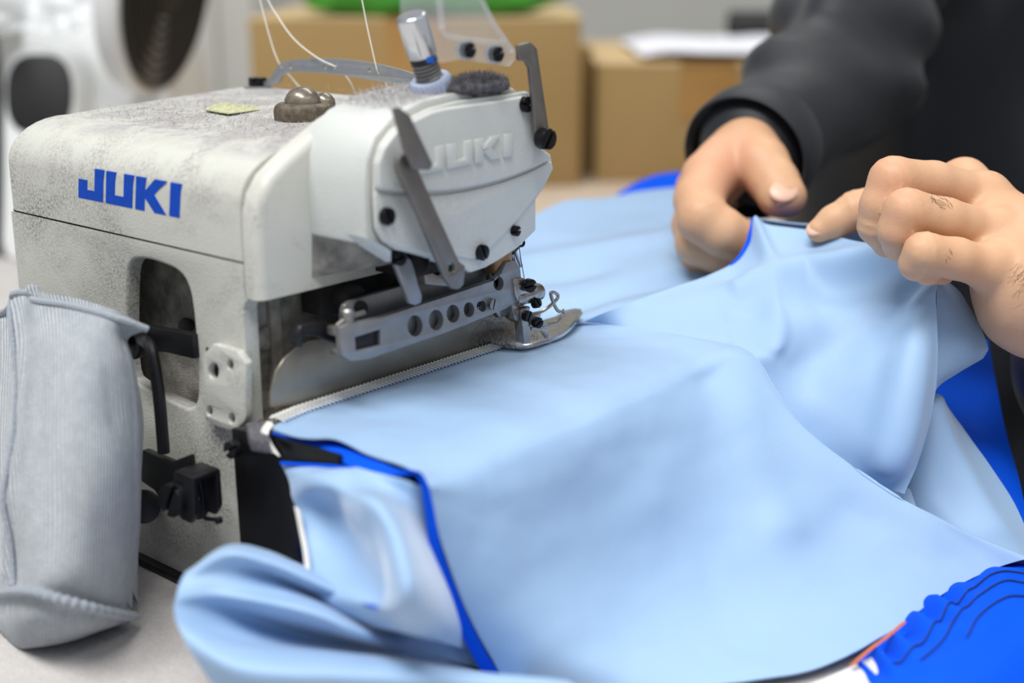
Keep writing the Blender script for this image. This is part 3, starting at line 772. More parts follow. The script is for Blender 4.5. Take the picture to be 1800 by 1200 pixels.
fibres('lint_fuzz', 'lint_dark', on_cover, 700, 1.6, 0.2, ma)
lc = PZ(838, 152, 94)
def on_tuft(r):
    a = r.random() * 6.28; q = r.random() ** 0.5
    return lc + A(6 * q * math.cos(a), 13 * q * math.sin(a), 2.6 * (1 - q * q)), (0, 0, 1)
tuft = ellipsoid(MB(), lc, (6.5, 14, 2.6), 30, 20)
tuft.v = [tuple(np.array(v) + 0.9 * np.array(noise.noise_vector(Vector(v) * 0.5))) for v in tuft.v]
tuft.build('lint_tuft', 'lint_dark', ma)
fibres('lint_fuzz', 'lint_dark', on_tuft, 2600, 2.8, 1.2, ma)
def on_needle(r):
    p = PZ(900 + r.gauss(0, 28), 596 + r.gauss(0, 7), 2.8 + r.random() * 2); return p, (0.3, -0.3, 0.9)
fibres('lint_fuzz', 'lint', on_needle, 700, 1.5, 0.8, ma)
def on_shield(r):
    p = PX(868 + r.gauss(0, 16), 575 + r.gauss(0, 22), -11.8); return p, (1, 0, 0)
fibres('lint_fuzz', 'lint_dark', on_shield, 500, 1.6, 0.5, ma)
def on_under(r):
    p = PX(480 + r.random() * 380, 470 + r.random() * 60, -13 + r.random() * 4); return p, (1, 0, 0)
# ---- threads
def thread(pts, label, mat='thread_white', r=0.22, group=None):
    return MB().tube(curve(pts, 60), r, 6).build('thread', mat, None, label=label, cat='thread', group=group)
thread([PY(420, -330, gy - 1), PY(440, -150, gy - 1), PY(452, -30, gy - 1), PY(462, 20, gy - 1), PY(480, 85, gy - 1), PY(492, 114, gy - 0.3), PY(494, 116, gy + 2), PY(515, 140, gy + 6), PY(536, 164, gy + 8)], 'leftmost white thread running down into the aluminium thread guide', group='white sewing threads')
thread([PY(420, -330, gy - 1), PY(440, -140, gy - 1), PY(464, -20, gy - 1), PY(490, 32, gy - 1), PY(520, 72, gy - 1), PY(560, 103, gy - 1), PY(588, 116, gy - 0.2), PY(598, 122, gy + 3), PY(616, 145, gy + 5), PY(626, 168, gy + 7)], 'curved white thread entering the middle of the aluminium thread guide', group='white sewing threads')
thread([PY(560, -330, gy - 1), PY(600, -160, gy - 1), PY(632, -20, gy - 1), PY(645, 45, gy - 1), PY(656, 95, gy - 1), PY(664, 126, gy - 0.2), PY(672, 136, gy + 3), PY(680, 152, gy + 5)], 'straight white thread entering the right part of the thread guide', group='white sewing threads')
thread([PX(912, 430, 0), PX(916, 458, 0), PX(922, 492, 0)], 'longer dark blue needle thread right of the needle clamp', 'thread_blue', 0.15)
thread([PX(903, 445, 0), PX(907, 468, 0), PX(911, 490, 0)], 'shorter dark blue needle thread next to the needle', 'thread_blue', 0.13)
# ================================================================== cloth
def norms(G):
    du = np.gradient(G, axis=1); dv = np.gradient(G, axis=0)
    n = np.cross(du, dv); return n / (np.linalg.norm(n, axis=-1, keepdims=True) + 1e-9)
def polydist(P, L):
    L = np.array(L, float); best = np.full(P.shape[:-1], 1e9)
    for a, b in zip(L[:-1], L[1:]):
        ab = b - a; t_ = np.clip(((P - a) @ ab) / (ab @ ab + 1e-9), 0, 1)
        best = np.minimum(best, np.linalg.norm(P - a - t_[..., None] * ab, axis=-1))
    return best
def cloth_grid(rows, nv, nu):
    R_ = np.array(rows, float)
    G = crom(R_, nv)
    return np.swapaxes(crom(np.swapaxes(G, 0, 1), nu), 0, 1)
def rumple(G, folds=(), amp=0.35, scale=0.03, seed=0):
    """soft folds (polyline, height, width) towards the viewer's side plus faint crumple"""
    n = norms(G)
    s = np.sign(((CAM - G) * n).sum(-1).mean()); n = n * s
    d = np.zeros(G.shape[:2])
    for L, a, w_ in folds:
        d += a * np.exp(-(polydist(G, L) / w_) ** 2)
    if amp:
        for i in range(G.shape[0]):
            for j in range(G.shape[1]):
                p = G[i, j] * scale + seed
                d[i, j] += amp * noise.fractal(Vector(p), 1.0, 2.0, 3)
    return G + n * d[..., None]
def sheet(name, G, mats, parent, th=0.5, rim_mat=0, **kw):
    """two-sided cloth: mats[0] on the viewer's side, mats[1] on the back and the cut edge"""
    nv, nu = G.shape[:2]; n = norms(G)
    s = np.sign(((CAM - G) * n).sum(-1).mean())
    n = n * s; flip = s < 0
    mb = MB()
    idx = lambda i, j: i * nu + j
    front = [(idx(i, j), idx(i, j + 1), idx(i + 1, j + 1), idx(i + 1, j)) for i in range(nv - 1) for j in range(nu - 1)]
    if flip: front = [f[::-1] for f in front]
    mb.add(G.reshape(-1, 3), front, 0)
    N = nv * nu
    back = [tuple(v + N for v in f[::-1]) for f in front]
    rim = []
    ring = [idx(0, j) for j in range(nu)] + [idx(i, nu - 1) for i in range(1, nv)] + [idx(nv - 1, j) for j in range(nu - 2, -1, -1)] + [idx(i, 0) for i in range(nv - 2, 0, -1)]
    for a, b in zip(ring, ring[1:] + ring[:1]): rim.append((a, b, b + N, a + N) if flip else (b, a, a + N, b + N))
    mb.v += [tuple(p) for p in (G - n * th).reshape(-1, 3)]
    mb.f += back + rim; mb.mi += [1] * len(back) + [rim_mat] * len(rim)
    o = mb.build(name, list(mats), parent, **kw)
    me = o.data
    me.polygons.foreach_set('use_smooth', [True] * len(me.polygons))
    return o
def grid_uv(o, nu, step=0.029):
    me = o.data; uv = me.uv_layers.new(name='UVMap')
    for l in me.loops: uv.data[l.index].uv = ((l.vertex_index % nu) * step, (l.vertex_index // nu) * 0.02)
def add_uv(o, fn):
    me = o.data; uv = me.uv_layers.new(name='UVMap')
    off = np.array(wpos(o)) * 1000
    for l in me.loops:
        p = np.array(me.vertices[l.vertex_index].co) * 1000 + off
        uv.data[l.index].uv = fn(p)
ga_ = thing('garment', (60, -20, Z_TABLE), 'pale blue garment with royal blue inside being hemmed under the presser foot', 'garment')
LBM = ('light_blue', 'royal_blue')

# ---- main panel: along the seam, over the bed and down to the table
def station(y, bottom, x_edge=55.5, sag=0.0, out=0.0):
    b = np.array(bottom, float); t0 = A(x_edge + 2.0, y, -8.0)
    pts = [A(-11.2, y, 0.6), A(12, y, 1.0), A(30, y, 0.6), A(43, y, -0.2), A(52.0, y, -2.4), t0]
    for t_ in (0.18, 0.42, 0.7, 1.0):
        q = t0 + (b - t0) * t_
        q[2] -= sag * math.sin(math.pi * min(1, t_ * 1.0)); q[0] += out * math.sin(math.pi * t_)
        pts.append(q)
    return pts
S0 = [PZ(471, 750, 0.5), PZ(535, 769, 1.2), PZ(592, 773, 1.6), PZ(658, 801, 0.8), PZ(722, 823, -0.4), PX(747, 848, 57), PX(757, 880, 58), PX(783, 975, 59), PX(828, 1090, 61), PX(892, 1205, 64)]
Rg = [PD(1350, 668, 462), PD(1400, 752, 455), PD(1456, 822, 448), PD(1600, 890, 441), PD(1815, 982, 432)]
S6 = [PZ(1050, 560, 0.8), PZ(1120, 574, 1.0), PZ(1215, 593, 0.8), PZ(1285, 606, 0.2), PZ(1312, 618, -1.5), PD(1330, 640, 465)] + [Rg[0], Rg[1], Rg[2], Rg[4]]
S6[0] = PZ(1032, 565, 0.8); S6[1] = PZ(1112, 573, 1.0)
S6 = S6[:5] + [PD(1332, 644, 465), PD(1368, 700, 459), PD(1430, 790, 451), PD(1560, 872, 442), PD(1815, 982, 432)]
S5 = station(29, PZ(1745, 1000, -57), sag=1, out=5)
S4 = station(8, PZ(1660, 1042, -60), sag=12, out=-4)
S3 = station(-20, PZ(1560, 1112, -62), sag=18, out=-8)
S2 = station(-50, PZ(1400, 1182, -64), sag=18, out=-10)
S1 = station(-85, PZ(1120, 1210, -66), sag=9, out=-4)
S7 = [p.copy() for p in S6]
for i, p in enumerate(S7):
    if i >= 4: p += _FW * 15 + A(0, 0, -10)
    else: p += A(-1, 6, -8)
rows = [list(r) for r in zip(S0, S1, S2, S3, S4, S5, S6, S7)]
G = cloth_grid(rows, 110, 130)
G = rumple(G, [([PD(1270, 930, 440), PD(1330, 960, 432), PD(1420, 900, 440)], 1.6, 9), ([PX(900, 900, 62), PX(960, 860, 62), PX(1100, 770, 60)], 0.8, 10),
               ([PX(1180, 780, 60), PX(1140, 880, 66)], 1.0, 9), ([PD(1290, 660, 462), PD(1300, 780, 452), PD(1370, 930, 436)], 3.6, 11),
               ([PZ(700, 720, 1), PZ(900, 670, 1)], 0.5, 8), ([PD(1400, 1030, 430), PD(1620, 930, 438)], 1.2, 10)]
  + [([PX(x0, y0, 61), PX(x1, y1, 62)], a_, w_) for x0, y0, x1, y1, a_, w_ in ((880, 870, 1010, 830, 0.5, 3), (940, 960, 1060, 930, 0.5, 4), (1060, 800, 1190, 770, -0.5, 4), (850, 980, 930, 1060, 0.5, 4))]
  + [([PD(x0, y0, 441), PD(x1, y1, 441)], a_, w_) for x0, y0, x1, y1, a_, w_ in ((1250, 900, 1400, 960, 0.7, 4), (1380, 960, 1560, 950, 0.8, 4), (1330, 1010, 1480, 1080, 0.6, 5), (1480, 900, 1640, 960, -0.7, 5))], 0.8, 0.028, 3)
G = rumple(G, [], 0.16, 0.11, 17)
sheet('main_panel', G, ('light_blue', 'light_blue'), ga_)
left_edge = G[:, 0]; seam_edge = G[0]
# blue hem strip along the open edge
he = [tuple(p) for p in left_edge[12:]]
hp_ = curve([(478, 762), (520, 772), (560, 776), (592, 778), (640, 800), (700, 824), (735, 828), (752, 850), (762, 890), (775, 960), (800, 1030), (832, 1105), (862, 1160), (895, 1205)], 60)
hw = crom([[6], [12], [18], [36], [34], [16], [12], [13], [16], [20], [22], [24], [26], [30]], 60)[:, 0]
e_in, e_out = [], []
for i, (x, y) in enumerate(hp_):
    if i < 27:
        p = PZ(x, y, -0.6); q = PZ(x - hw[i] * 0.12, y + hw[i] * 0.75, -2.2)
    else:
        f = (i - 27) / 32
        p = PX(x, y, 57 + 6.5 * f); q = PD(x - hw[i], y + hw[i] * 0.12, (p - CAM) @ _FW - 0.5)
    e_out.append(p); e_in.append(q)
HG = np.array([[a * (1 - t_) + b * t_ for t_ in (0, 0.33, 0.66, 1)] for a, b in zip(e_out, e_in)])
sheet('blue_hem', HG, ('royal_blue', 'royal_blue'), ga_, 0.4)

# ---- overlock stitching along the seam
sb = MB(); sd = MB()
seam = [A(-9.5, y, 1.3) for y in np.linspace(-112, -8, 130)]
lead = curve([PZ(492, 800, -6) + A(0, 0, 0), PZ(482, 782, -3.5), PZ(470, 764, -1.5), PZ(468, 752, 0.6), PZ(478, 740, 1.2)], 16)
for k, y in enumerate(np.linspace(-110, -9, 64)):
    yy = y; bend = max(0, (-100 - y)) * 0.16
    sb.tube([A(-11.2 + bend, yy, -0.4), A(-10.8 + bend, yy + 0.1, 1.7), A(-8.5 + bend, yy + 0.3, 1.75), A(-5.9 + bend, yy + 0.6, 1.4)], 0.27, 6)
    sb.tube([A(-11.4 + bend, yy - 0.6, 1.2), A(-11.0 + bend, yy + 0.6, 2.1)], 0.27, 5)
    if k % 1 == 0: sd.tube([A(-5.4 + bend, yy + 0.6, 1.45), A(-5.3 + bend, yy + 1.35, 1.45)], 0.24, 5)
st_ = sb.build('overlock_stitching', 'thread_white', ga_, kind='stuff')
sd.build('needle_stitching', 'thread_blue', ga_, kind='stuff')
cs = MB()
lp_ = curve([PZ(478, 744, 1), PZ(468, 760, 0), PZ(474, 778, -3), PY(488, 800, -117)], 26)
for a, b in zip(lp_[:-1], lp_[1:]):
    cs.tube([a + A(-1.6, -0.5, 0.2), a + A(0.2, -0.9, 0.7), b + A(1.4, -0.4, 0.2)], 0.26, 5)
cs.build('corner_stitching', 'thread_white', ga_, kind='stuff')

# ---- raised fold held up by both hands
T = [PZ(1014, 571, 1.2), PD(1070, 547, 492), PD(1140, 520, 501), PD(1195, 501, 508), PD(1244, 484, 514), PD(1290, 461, 520), PD(1318, 428, 523), PD(1326, 380, 525), PD(1350, 394, 524), PD(1425, 404, 514), PD(1500, 424, 498), PD(1560, 445, 482), PD(1615, 473, 466), PD(1650, 492, 458)]
B_ = [PD(1022, 582, 486), PD(1060, 580, 484), PD(1110, 584, 482), PD(1170, 596, 478), PD(1235, 608, 475), PD(1300, 622, 471), PD(1330, 650, 470), PD(1350, 680, 469), PD(1380, 720, 467), PD(1415, 765, 464), PD(1455, 805, 460), PD(1500, 832, 457), PD(1545, 852, 454), PD(1590, 868, 450)]
for i_, q_ in enumerate(crom(np.array(S6[:5]), 6)): B_[i_] = q_ + A(-1, -5.0, 0.75)
M1 = [PD(1022, 575, 487), PD(1068, 563, 488), PD(1130, 548, 489), PD(1190, 540, 489), PD(1250, 535, 488), PD(1310, 525, 488), PD(1350, 520, 489), PD(1375, 500, 492), PD(1400, 500, 492), PD(1450, 515, 489), PD(1510, 535, 478), PD(1570, 545, 466), PD(1615, 555, 458), PD(1648, 575, 455)]
M2 = [PD(1022, 579, 486), PD(1064, 573, 486), PD(1120, 570, 484), PD(1180, 573, 480), PD(1245, 578, 476), PD(1315, 580, 472), PD(1365, 590, 472), PD(1400, 595, 473), PD(1435, 605, 472), PD(1480, 620, 468), PD(1530, 635, 460), PD(1575, 655, 452), PD(1612, 670, 449), PD(1643, 690, 453)]
M3 = [PD(1022, 581, 486), PD(1062, 577, 485), PD(1115, 578, 483), PD(1175, 586, 479), PD(1240, 594, 475), PD(1310, 604, 471), PD(1350, 622, 469), PD(1380, 640, 468), PD(1420, 680, 467), PD(1460, 715, 462), PD(1505, 745, 455), PD(1550, 775, 448), PD(1590, 790, 445), PD(1624, 780, 451)]
for i_ in range(6):
    for R_, k_ in ((M1, 0.36), (M2, 0.68), (M3, 0.86)): R_[i_] = T[i_] * (1 - k_) + B_[i_] * k_
G = cloth_grid([T, M1, M2, M3, B_], 90, 150)
hand_pt = PD(1560, 450, 482)
G = rumple(G, [([PD(1300, 505, 500), PD(1420, 478, 505), PD(1545, 452, 486)], 5.0, 6.5), ([PD(1330, 545, 488), PD(1450, 525, 490), PD(1580, 480, 475)], -2.2, 8),
               ([PD(1400, 640, 470), PD(1520, 560, 470), PD(1600, 490, 466)], -4.5, 9), ([PD(1560, 820, 448), PD(1590, 680, 450), PD(1625, 520, 458)], 3.6, 7),
               ([PD(1110, 566, 486), PD(1240, 586, 478), PD(1320, 604, 472)], -1.6, 6), ([PD(1150, 540, 492), PD(1260, 510, 500)], 1.0, 7),
               ([PD(1490, 800, 455), PD(1540, 690, 456), PD(1560, 600, 460)], -1.2, 8)], 0.4, 0.03, 9)
sheet('raised_fold', G, ('light_blue', 'light_blue'), ga_)
# blue cut edge beside the hand
be = curve([PD(1236, 489, 512), PD(1270, 475, 517), PD(1300, 455, 520), PD(1318, 428, 523), PD(1325, 400, 524), PD(1326, 381, 525)], 24)
GE = np.array([[p, p + A(0, 0, 0) + _R * (-1.1 - 0.9 * math.sin(math.pi * i / 23)) - _UP * 0.5 + _FW * 0.8] for i, p in enumerate(be)])
sheet('blue_edge', GE, ('royal_blue', 'royal_blue'), ga_, 0.5)
# far half of the lifted edge, seen behind the index finger
G = cloth_grid([[PD(1330, 385, 530), PD(1420, 396, 530), PD(1520, 398, 520), PD(1590, 430, 505)], [PD(1340, 440, 545), PD(1430, 430, 540), PD(1520, 440, 530), PD(1590, 470, 515)], [PD(1340, 500, 550), PD(1430, 500, 545), PD(1520, 500, 535), PD(1590, 510, 520)]], 20, 40)
sheet('lifted_back_layer', rumple(G, [], 0.5, 0.03, 4), LBM, ga_)
# flap hanging right of the pinch, blue inside
G = cloth_grid([[PD(1648, 488, 461), PD(1668, 496, 464), PD(1690, 515, 467), PD(1708, 545, 469)], [PD(1646, 540, 460), PD(1672, 545, 462), PD(1698, 556, 465), PD(1724, 575, 468)],
                [PD(1644, 610, 459), PD(1676, 606, 461), PD(1706, 606, 464), PD(1737, 609, 468)], [PD(1642, 660, 460), PD(1664, 652, 462), PD(1692, 640, 465), PD(1733, 622, 469)], [PD(1641, 698, 463), PD(1652, 678, 465), PD(1680, 658, 467), PD(1728, 630, 470)]], 40, 30)
sheet('hanging_flap', rumple(G, [], 0.4, 0.03, 2), LBM, ga_)
G = cloth_grid([[PD(1625, 640, 530), PD(1680, 620, 534), PD(1736, 596, 540)], [PD(1650, 720, 511), PD(1705, 710, 514), PD(1754, 690, 519)], [PD(1690, 800, 487), PD(1740, 800, 489), PD(1776, 800, 494)], [PD(1745, 900, 478), PD(1780, 905, 479), PD(1800, 905, 482)], [PD(1790, 985, 468), PD(1815, 985, 469), PD(1835, 985, 472)]], 50, 24)
sheet('blue_lining', rumple(G, [([PD(1700, 660, 496), PD(1790, 900, 486)], 1.5, 8)], 0.5, 0.03, 6), ('royal_blue', 'light_blue'), ga_)
G = cloth_grid([[PD(1575, 690, 478), PD(1640, 692, 474), PD(1662, 712, 478), PD(1690, 745, 482)], [PD(1570, 780, 474), PD(1640, 780, 468), PD(1690, 800, 472), PD(1735, 810, 478)], [PD(1575, 870, 470), PD(1650, 870, 464), PD(1730, 880, 466), PD(1780, 880, 474)], [PD(1600, 930, 466), PD(1690, 930, 458), PD(1770, 945, 458), PD(1812, 945, 466)], [PD(1640, 1010, 462), PD(1720, 1010, 452), PD(1800, 1010, 452), PD(1850, 1010, 460)]], 60, 40)
sheet('inner_panel', rumple(G, [([PD(1640, 720, 474), PD(1690, 830, 470), PD(1740, 930, 462)], 2.4, 6)], 0.5, 0.03, 8), LBM, ga_)
# valley floor between ridge and fold
G = cloth_grid([[PD(1300, 608, 476), PD(1350, 650, 474), PD(1400, 720, 470), PD(1460, 790, 466), PD(1600, 860, 462)], [PD(1315, 640, 474), PD(1370, 720, 468), PD(1430, 810, 462), PD(1490, 860, 458), PD(1620, 920, 456)], [PD(1325, 690, 476), PD(1380, 780, 470), PD(1440, 880, 464), PD(1520, 930, 460), PD(1640, 990, 458)]], 24, 50)
sheet('valley_layer', rumple(G, [], 0.3, 0.03, 5), ('light_blue', 'light_blue'), ga_)

# ---- part of the garment behind the presser foot, towards the operator
T = [PD(900, 408, 640), PD(945, 376, 655), PD(1000, 352, 680), PD(1070, 346, 690), PD(1130, 335, 700), PD(1200, 328, 700), PD(1290, 330, 690)]
R1_ = [PD(905, 450, 600), PD(945, 430, 610), PD(1000, 415, 622), PD(1075, 405, 628), PD(1135, 400, 630), PD(1200, 395, 630), PD(1290, 400, 620)]
R2_ = [PD(900, 505, 560), PD(945, 495, 560), PD(1000, 480, 570), PD(1080, 465, 575), PD(1140, 458, 575), PD(1210, 450, 578), PD(1290, 450, 580)]
R3_ = [PD(895, 560, 520), PD(945, 550, 520), PD(1000, 540, 525), PD(1080, 520, 530), PD(1140, 505, 540), PD(1215, 490, 550), PD(1290, 480, 560)]
R4_ = [PD(890, 600, 495), PD(945, 595, 494), PD(1000, 585, 494), PD(1085, 570, 500), PD(1150, 550, 510), PD(1225, 530, 520), PD(1290, 520, 530)]
G = cloth_grid([T, R1_, R2_, R3_, R4_], 60, 70)
G = rumple(G, [([PD(950, 545, 520), PD(1080, 505, 535), PD(1190, 480, 552)], -3.5, 9), ([PD(930, 460, 590), PD(1080, 440, 600), PD(1190, 420, 612)], 3, 12), ([PD(940, 500, 560), PD(1050, 478, 570)], -2, 8)], 1.0, 0.02, 12)
sheet('rear_panel', G, LBM, ga_)
G = cloth_grid([[PD(1085, 340, 720), PD(1125, 318, 725), PD(1160, 306, 728), PD(1200, 302, 728), PD(1260, 304, 728)], [PD(1085, 360, 715), PD(1125, 345, 718), PD(1160, 338, 720), PD(1200, 334, 720), PD(1260, 336, 720)], [PD(1085, 400, 705), PD(1125, 390, 708), PD(1160, 380, 710), PD(1200, 378, 710), PD(1260, 380, 710)]], 12, 20)
sheet('rear_lining', G, ('royal_blue', 'light_blue'), ga_)

# ---- lower layer of the tube hanging behind the open edge, and the soft roll in front
I0 = [PY(492, 813, -118), PY(560, 817, -117), PY(640, 826, -116), PY(700, 840, -115), PX(748, 858, 53), PX(790, 880, 46)]
I1 = [PY(508, 850, -120), PY(570, 850, -126), PY(640, 852, -122), PY(700, 872, -117), PX(757, 905, 54), PX(800, 930, 46)]
I2 = [PY(524, 900, -123), PY(580, 895, -124), PY(640, 880, -134), PY(700, 900, -128), PX(768, 955, 54), PX(815, 985, 46)]
I3 = [PY(535, 950, -127), PY(590, 955, -125), PY(650, 950, -134), PY(715, 965, -138), PX(785, 1010, 56), PX(835, 1040, 46)]
I4 = [PY(541, 1000, -131), PY(600, 1015, -132), PY(660, 1035, -138), PY(725, 1030, -146), PX(805, 1060, 57), PX(855, 1095, 46)]
I5 = [PY(545, 1050, -134), PY(610, 1058, -138), PY(665, 1072, -142), PY(735, 1082, -142), PX(822, 1105, 56), PX(875, 1140, 46)]
I6 = [PY(550, 1090, -128), PY(615, 1100, -130), PY(670, 1105, -132), PY(740, 1120, -130), PX(830, 1145, 54), PX(880, 1175, 46)]
G = cloth_grid([I0, I1, I2, I3, I4, I5, I6], 80, 80)
G = rumple(G, [([PY(520, 870, -122), PY(560, 850, -123), PY(610, 835, -120)], 1.6, 4), ([PY(560, 900, -124), PY(610, 960, -128), PY(660, 1030, -137)], -2.5, 8)], 0.5, 0.03, 14)
sheet('under_panel', G, LBM, ga_)
ul = [PY(x, y, yy) for x, y, yy in ((494, 814, -118.8), (560, 818, -117.8), (620, 823, -117.2))]
MB().tube(curve(ul, 14), 0.55, 6).build('blue_edge', 'royal_blue', ga_)
es = MB(); ep = curve([PY(522, 890, -123.5), PY(530, 930, -126), PY(537, 965, -129), PY(541, 1000, -131.5)], 34)
for a, b in zip(ep[:-1], ep[1:]): es.tube([a + A(-0.4, -0.5, 0), b + A(2.2, -0.9, 0.2)], 0.22, 5)
es.build('edge_stitching', 'thread_white', ga_, kind='stuff')
RW = [
 [(345, 1010, 372), (400, 968, 374), (470, 975, 374), (550, 1008, 374), (640, 1048, 372), (720, 1068, 370), (800, 1090, 370), (900, 1150, 376)],
 [(330, 1000, 360), (398, 958, 362), (472, 968, 362), (556, 1008, 361), (650, 1054, 360), (728, 1078, 360), (800, 1108, 364), (900, 1165, 374)],
 [(322, 1010, 352), (394, 972, 350), (470, 988, 350), (560, 1026, 350), (650, 1070, 352), (730, 1096, 356), (800, 1125, 364), (900, 1175, 374)],
 [(316, 1024, 348), (390, 1004, 352), (464, 1008, 357), (556, 1050, 360), (640, 1086, 362), (720, 1112, 362), (800, 1138, 364), (900, 1182, 372)],
 [(312, 1038, 346), (386, 1030, 350), (470, 1040, 352), (560, 1062, 349), (640, 1102, 349), (720, 1128, 354), (800, 1150, 360), (900, 1188, 372)],
 [(309, 1052, 345), (384, 1050, 349), (470, 1062, 346), (560, 1086, 343), (640, 1118, 344), (720, 1142, 349), (800, 1160, 357), (900, 1192, 370)],
 [(308, 1066, 344), (388, 1072, 354), (460, 1090, 360), (550, 1116, 362), (640, 1136, 360), (720, 1154, 356), (800, 1168, 354), (900, 1195, 366)],
 [(310, 1084, 342), (388, 1110, 349), (470, 1124, 354), (560, 1135, 356), (640, 1146, 354), (720, 1160, 350), (815, 1176, 347), (960, 1196, 346)],
 [(316, 1106, 340), (390, 1136, 340), (480, 1148, 342), (570, 1150, 342), (650, 1157, 342), (730, 1167, 341), (830, 1180, 338), (1000, 1200, 333)],
 [(334, 1145, 339), (410, 1175, 334), (500, 1185, 333), (590, 1188, 333), (670, 1192, 334), (750, 1200, 335), (840, 1206, 333), (1020, 1222, 331)],
 [(372, 1200, 341), (450, 1230, 338), (540, 1240, 338), (620, 1245, 339), (700, 1250, 340), (780, 1256, 341), (870, 1260, 338), (1040, 1275, 336)]]
for r in RW[:7]:
    r[-1] = r[-1][:2] + (396,); r[-2] = r[-2][:2] + (max(r[-2][2], 378),); r[-3] = r[-3][:2] + (max(r[-3][2], 362),)
G = cloth_grid([[PD(*p) for p in r] for r in RW], 100, 110)
G[..., 2] = np.maximum(G[..., 2], Z_TABLE + 1.5)
sheet('soft_roll', rumple(G, [], 0.5, 0.03, 21), LBM, ga_)
# closing back of the roll on the table
G = cloth_grid([[PD(345, 1010, 372), PD(470, 975, 374), PD(640, 1048, 372), PD(800, 1090, 366)], [PD(340, 1030, 388), PD(470, 1005, 392), PD(640, 1060, 386), PD(800, 1100, 376)]], 12, 30)
G[..., 2] = np.maximum(G[..., 2], Z_TABLE + 1.5)
sheet('roll_back', G, LBM, ga_)

# ================================================================== royal blue gathered piece at the lower right
bl = thing('ruffled_cloth', (165, 40, Z_TABLE), 'royal blue cloth with gathered dark-edged ruffle lying at the lower right', 'cloth')
Q0 = [PZ(1490, 1175, -66), PZ(1545, 1125, -63), PZ(1590, 1085, -62), PZ(1640, 1040, -61), PZ(1745, 990, -61), PZ(1830, 985, -60)]
Q1 = [PZ(1520, 1190, -62), PZ(1575, 1148, -57), PZ(1625, 1105, -56), PZ(1680, 1060, -56), PZ(1765, 1015, -56), PZ(1850, 1005, -55)]
Q2 = [PZ(1545, 1215, -60), PZ(1610, 1180, -55), PZ(1680, 1130, -53), PZ(1730, 1085, -52), PZ(1800, 1050, -52), PZ(1880, 1040, -52)]
Q3 = [PZ(1580, 1250, -60), PZ(1660, 1220, -55), PZ(1740, 1180, -53), PZ(1800, 1130, -52), PZ(1870, 1100, -52), PZ(1940, 1080, -53)]
Q4 = [PZ(1620, 1300, -64), PZ(1720, 1280, -63), PZ(1820, 1250, -62), PZ(1890, 1200, -62), PZ(1960, 1160, -62), PZ(2020, 1130, -62)]
G = cloth_grid([Q0, Q1, Q2, Q3, Q4], 60, 140)
uu = np.linspace(0, 1, 140)[None, :]; vv_ = np.linspace(0, 1, 60)[:, None]
G[..., 2] += np.sin(uu * 2 * math.pi * 8 + 1.5 * np.sin(uu * 9)) * 3.6 * np.clip(1 - vv_ / 0.45, 0, 1) * np.clip(vv_ / 0.12, 0, 1) * np.clip((0.72 - uu) * 8, 0.1, 1)
G[..., 2] = np.maximum(G[..., 2], Z_TABLE + 0.8)
RG = rumple(G, [([PZ(1770, 1000, -56), PZ(1770, 1060, -52), PZ(1700, 1140, -52), PZ(1640, 1180, -55)], 1.6, 4), ([PZ(1740, 1000, -58), PZ(1735, 1060, -54), PZ(1690, 1110, -54)], 1.4, 4)], 0.3, 0.04, 31)
sheet('ruffle', RG, ('royal_blue', 'royal_blue'), bl)
simple('navy_thread', lin(10, 34, 78), 0.7)
for i0, j0, j1 in ((14, 20, 128), (21, 34, 132), (29, 60, 136)):
    fi = lambda j: i0 + 3 + 3 * math.sin(j * 0.05)
    MB().tube([RG[int(fi(j)), j] * (1 - fi(j) % 1) + RG[int(fi(j)) + 1, j] * (fi(j) % 1) + A(0, 0, 0.4) for j in range(j0, j1, 3)], 0.28, 6).build('dark_seam', 'navy_thread', bl)
ob = MB().ribbon(curve([PZ(1498, 1168, -60), PZ(1530, 1140, -59), PZ(1560, 1118, -58), PZ(1588, 1094, -57)], 14), [A(0.6, -0.5, 0.5)] * 14, 1.8, 0.6)
ob.build('orange_tape', 'orange', bl)
G = cloth_grid([[PZ(1418, 1204, -64), PZ(1470, 1183, -63), PZ(1520, 1160, -62), PZ(1552, 1145, -61)], [PZ(1450, 1230, -63), PZ(1500, 1205, -62), PZ(1545, 1182, -61), PZ(1568, 1168, -60)], [PZ(1500, 1290, -66), PZ(1550, 1260, -65), PZ(1590, 1230, -64), PZ(1600, 1210, -63)]], 16, 24)
simple('white_cloth', lin(222, 222, 224), 0.85, var=0.03)
o = sheet('cloth_scrap', G, ('white_cloth', 'white_cloth'), None, 0.6, label='white cloth scrap peeking out beneath the blue cloth at the bottom edge', cat='cloth')

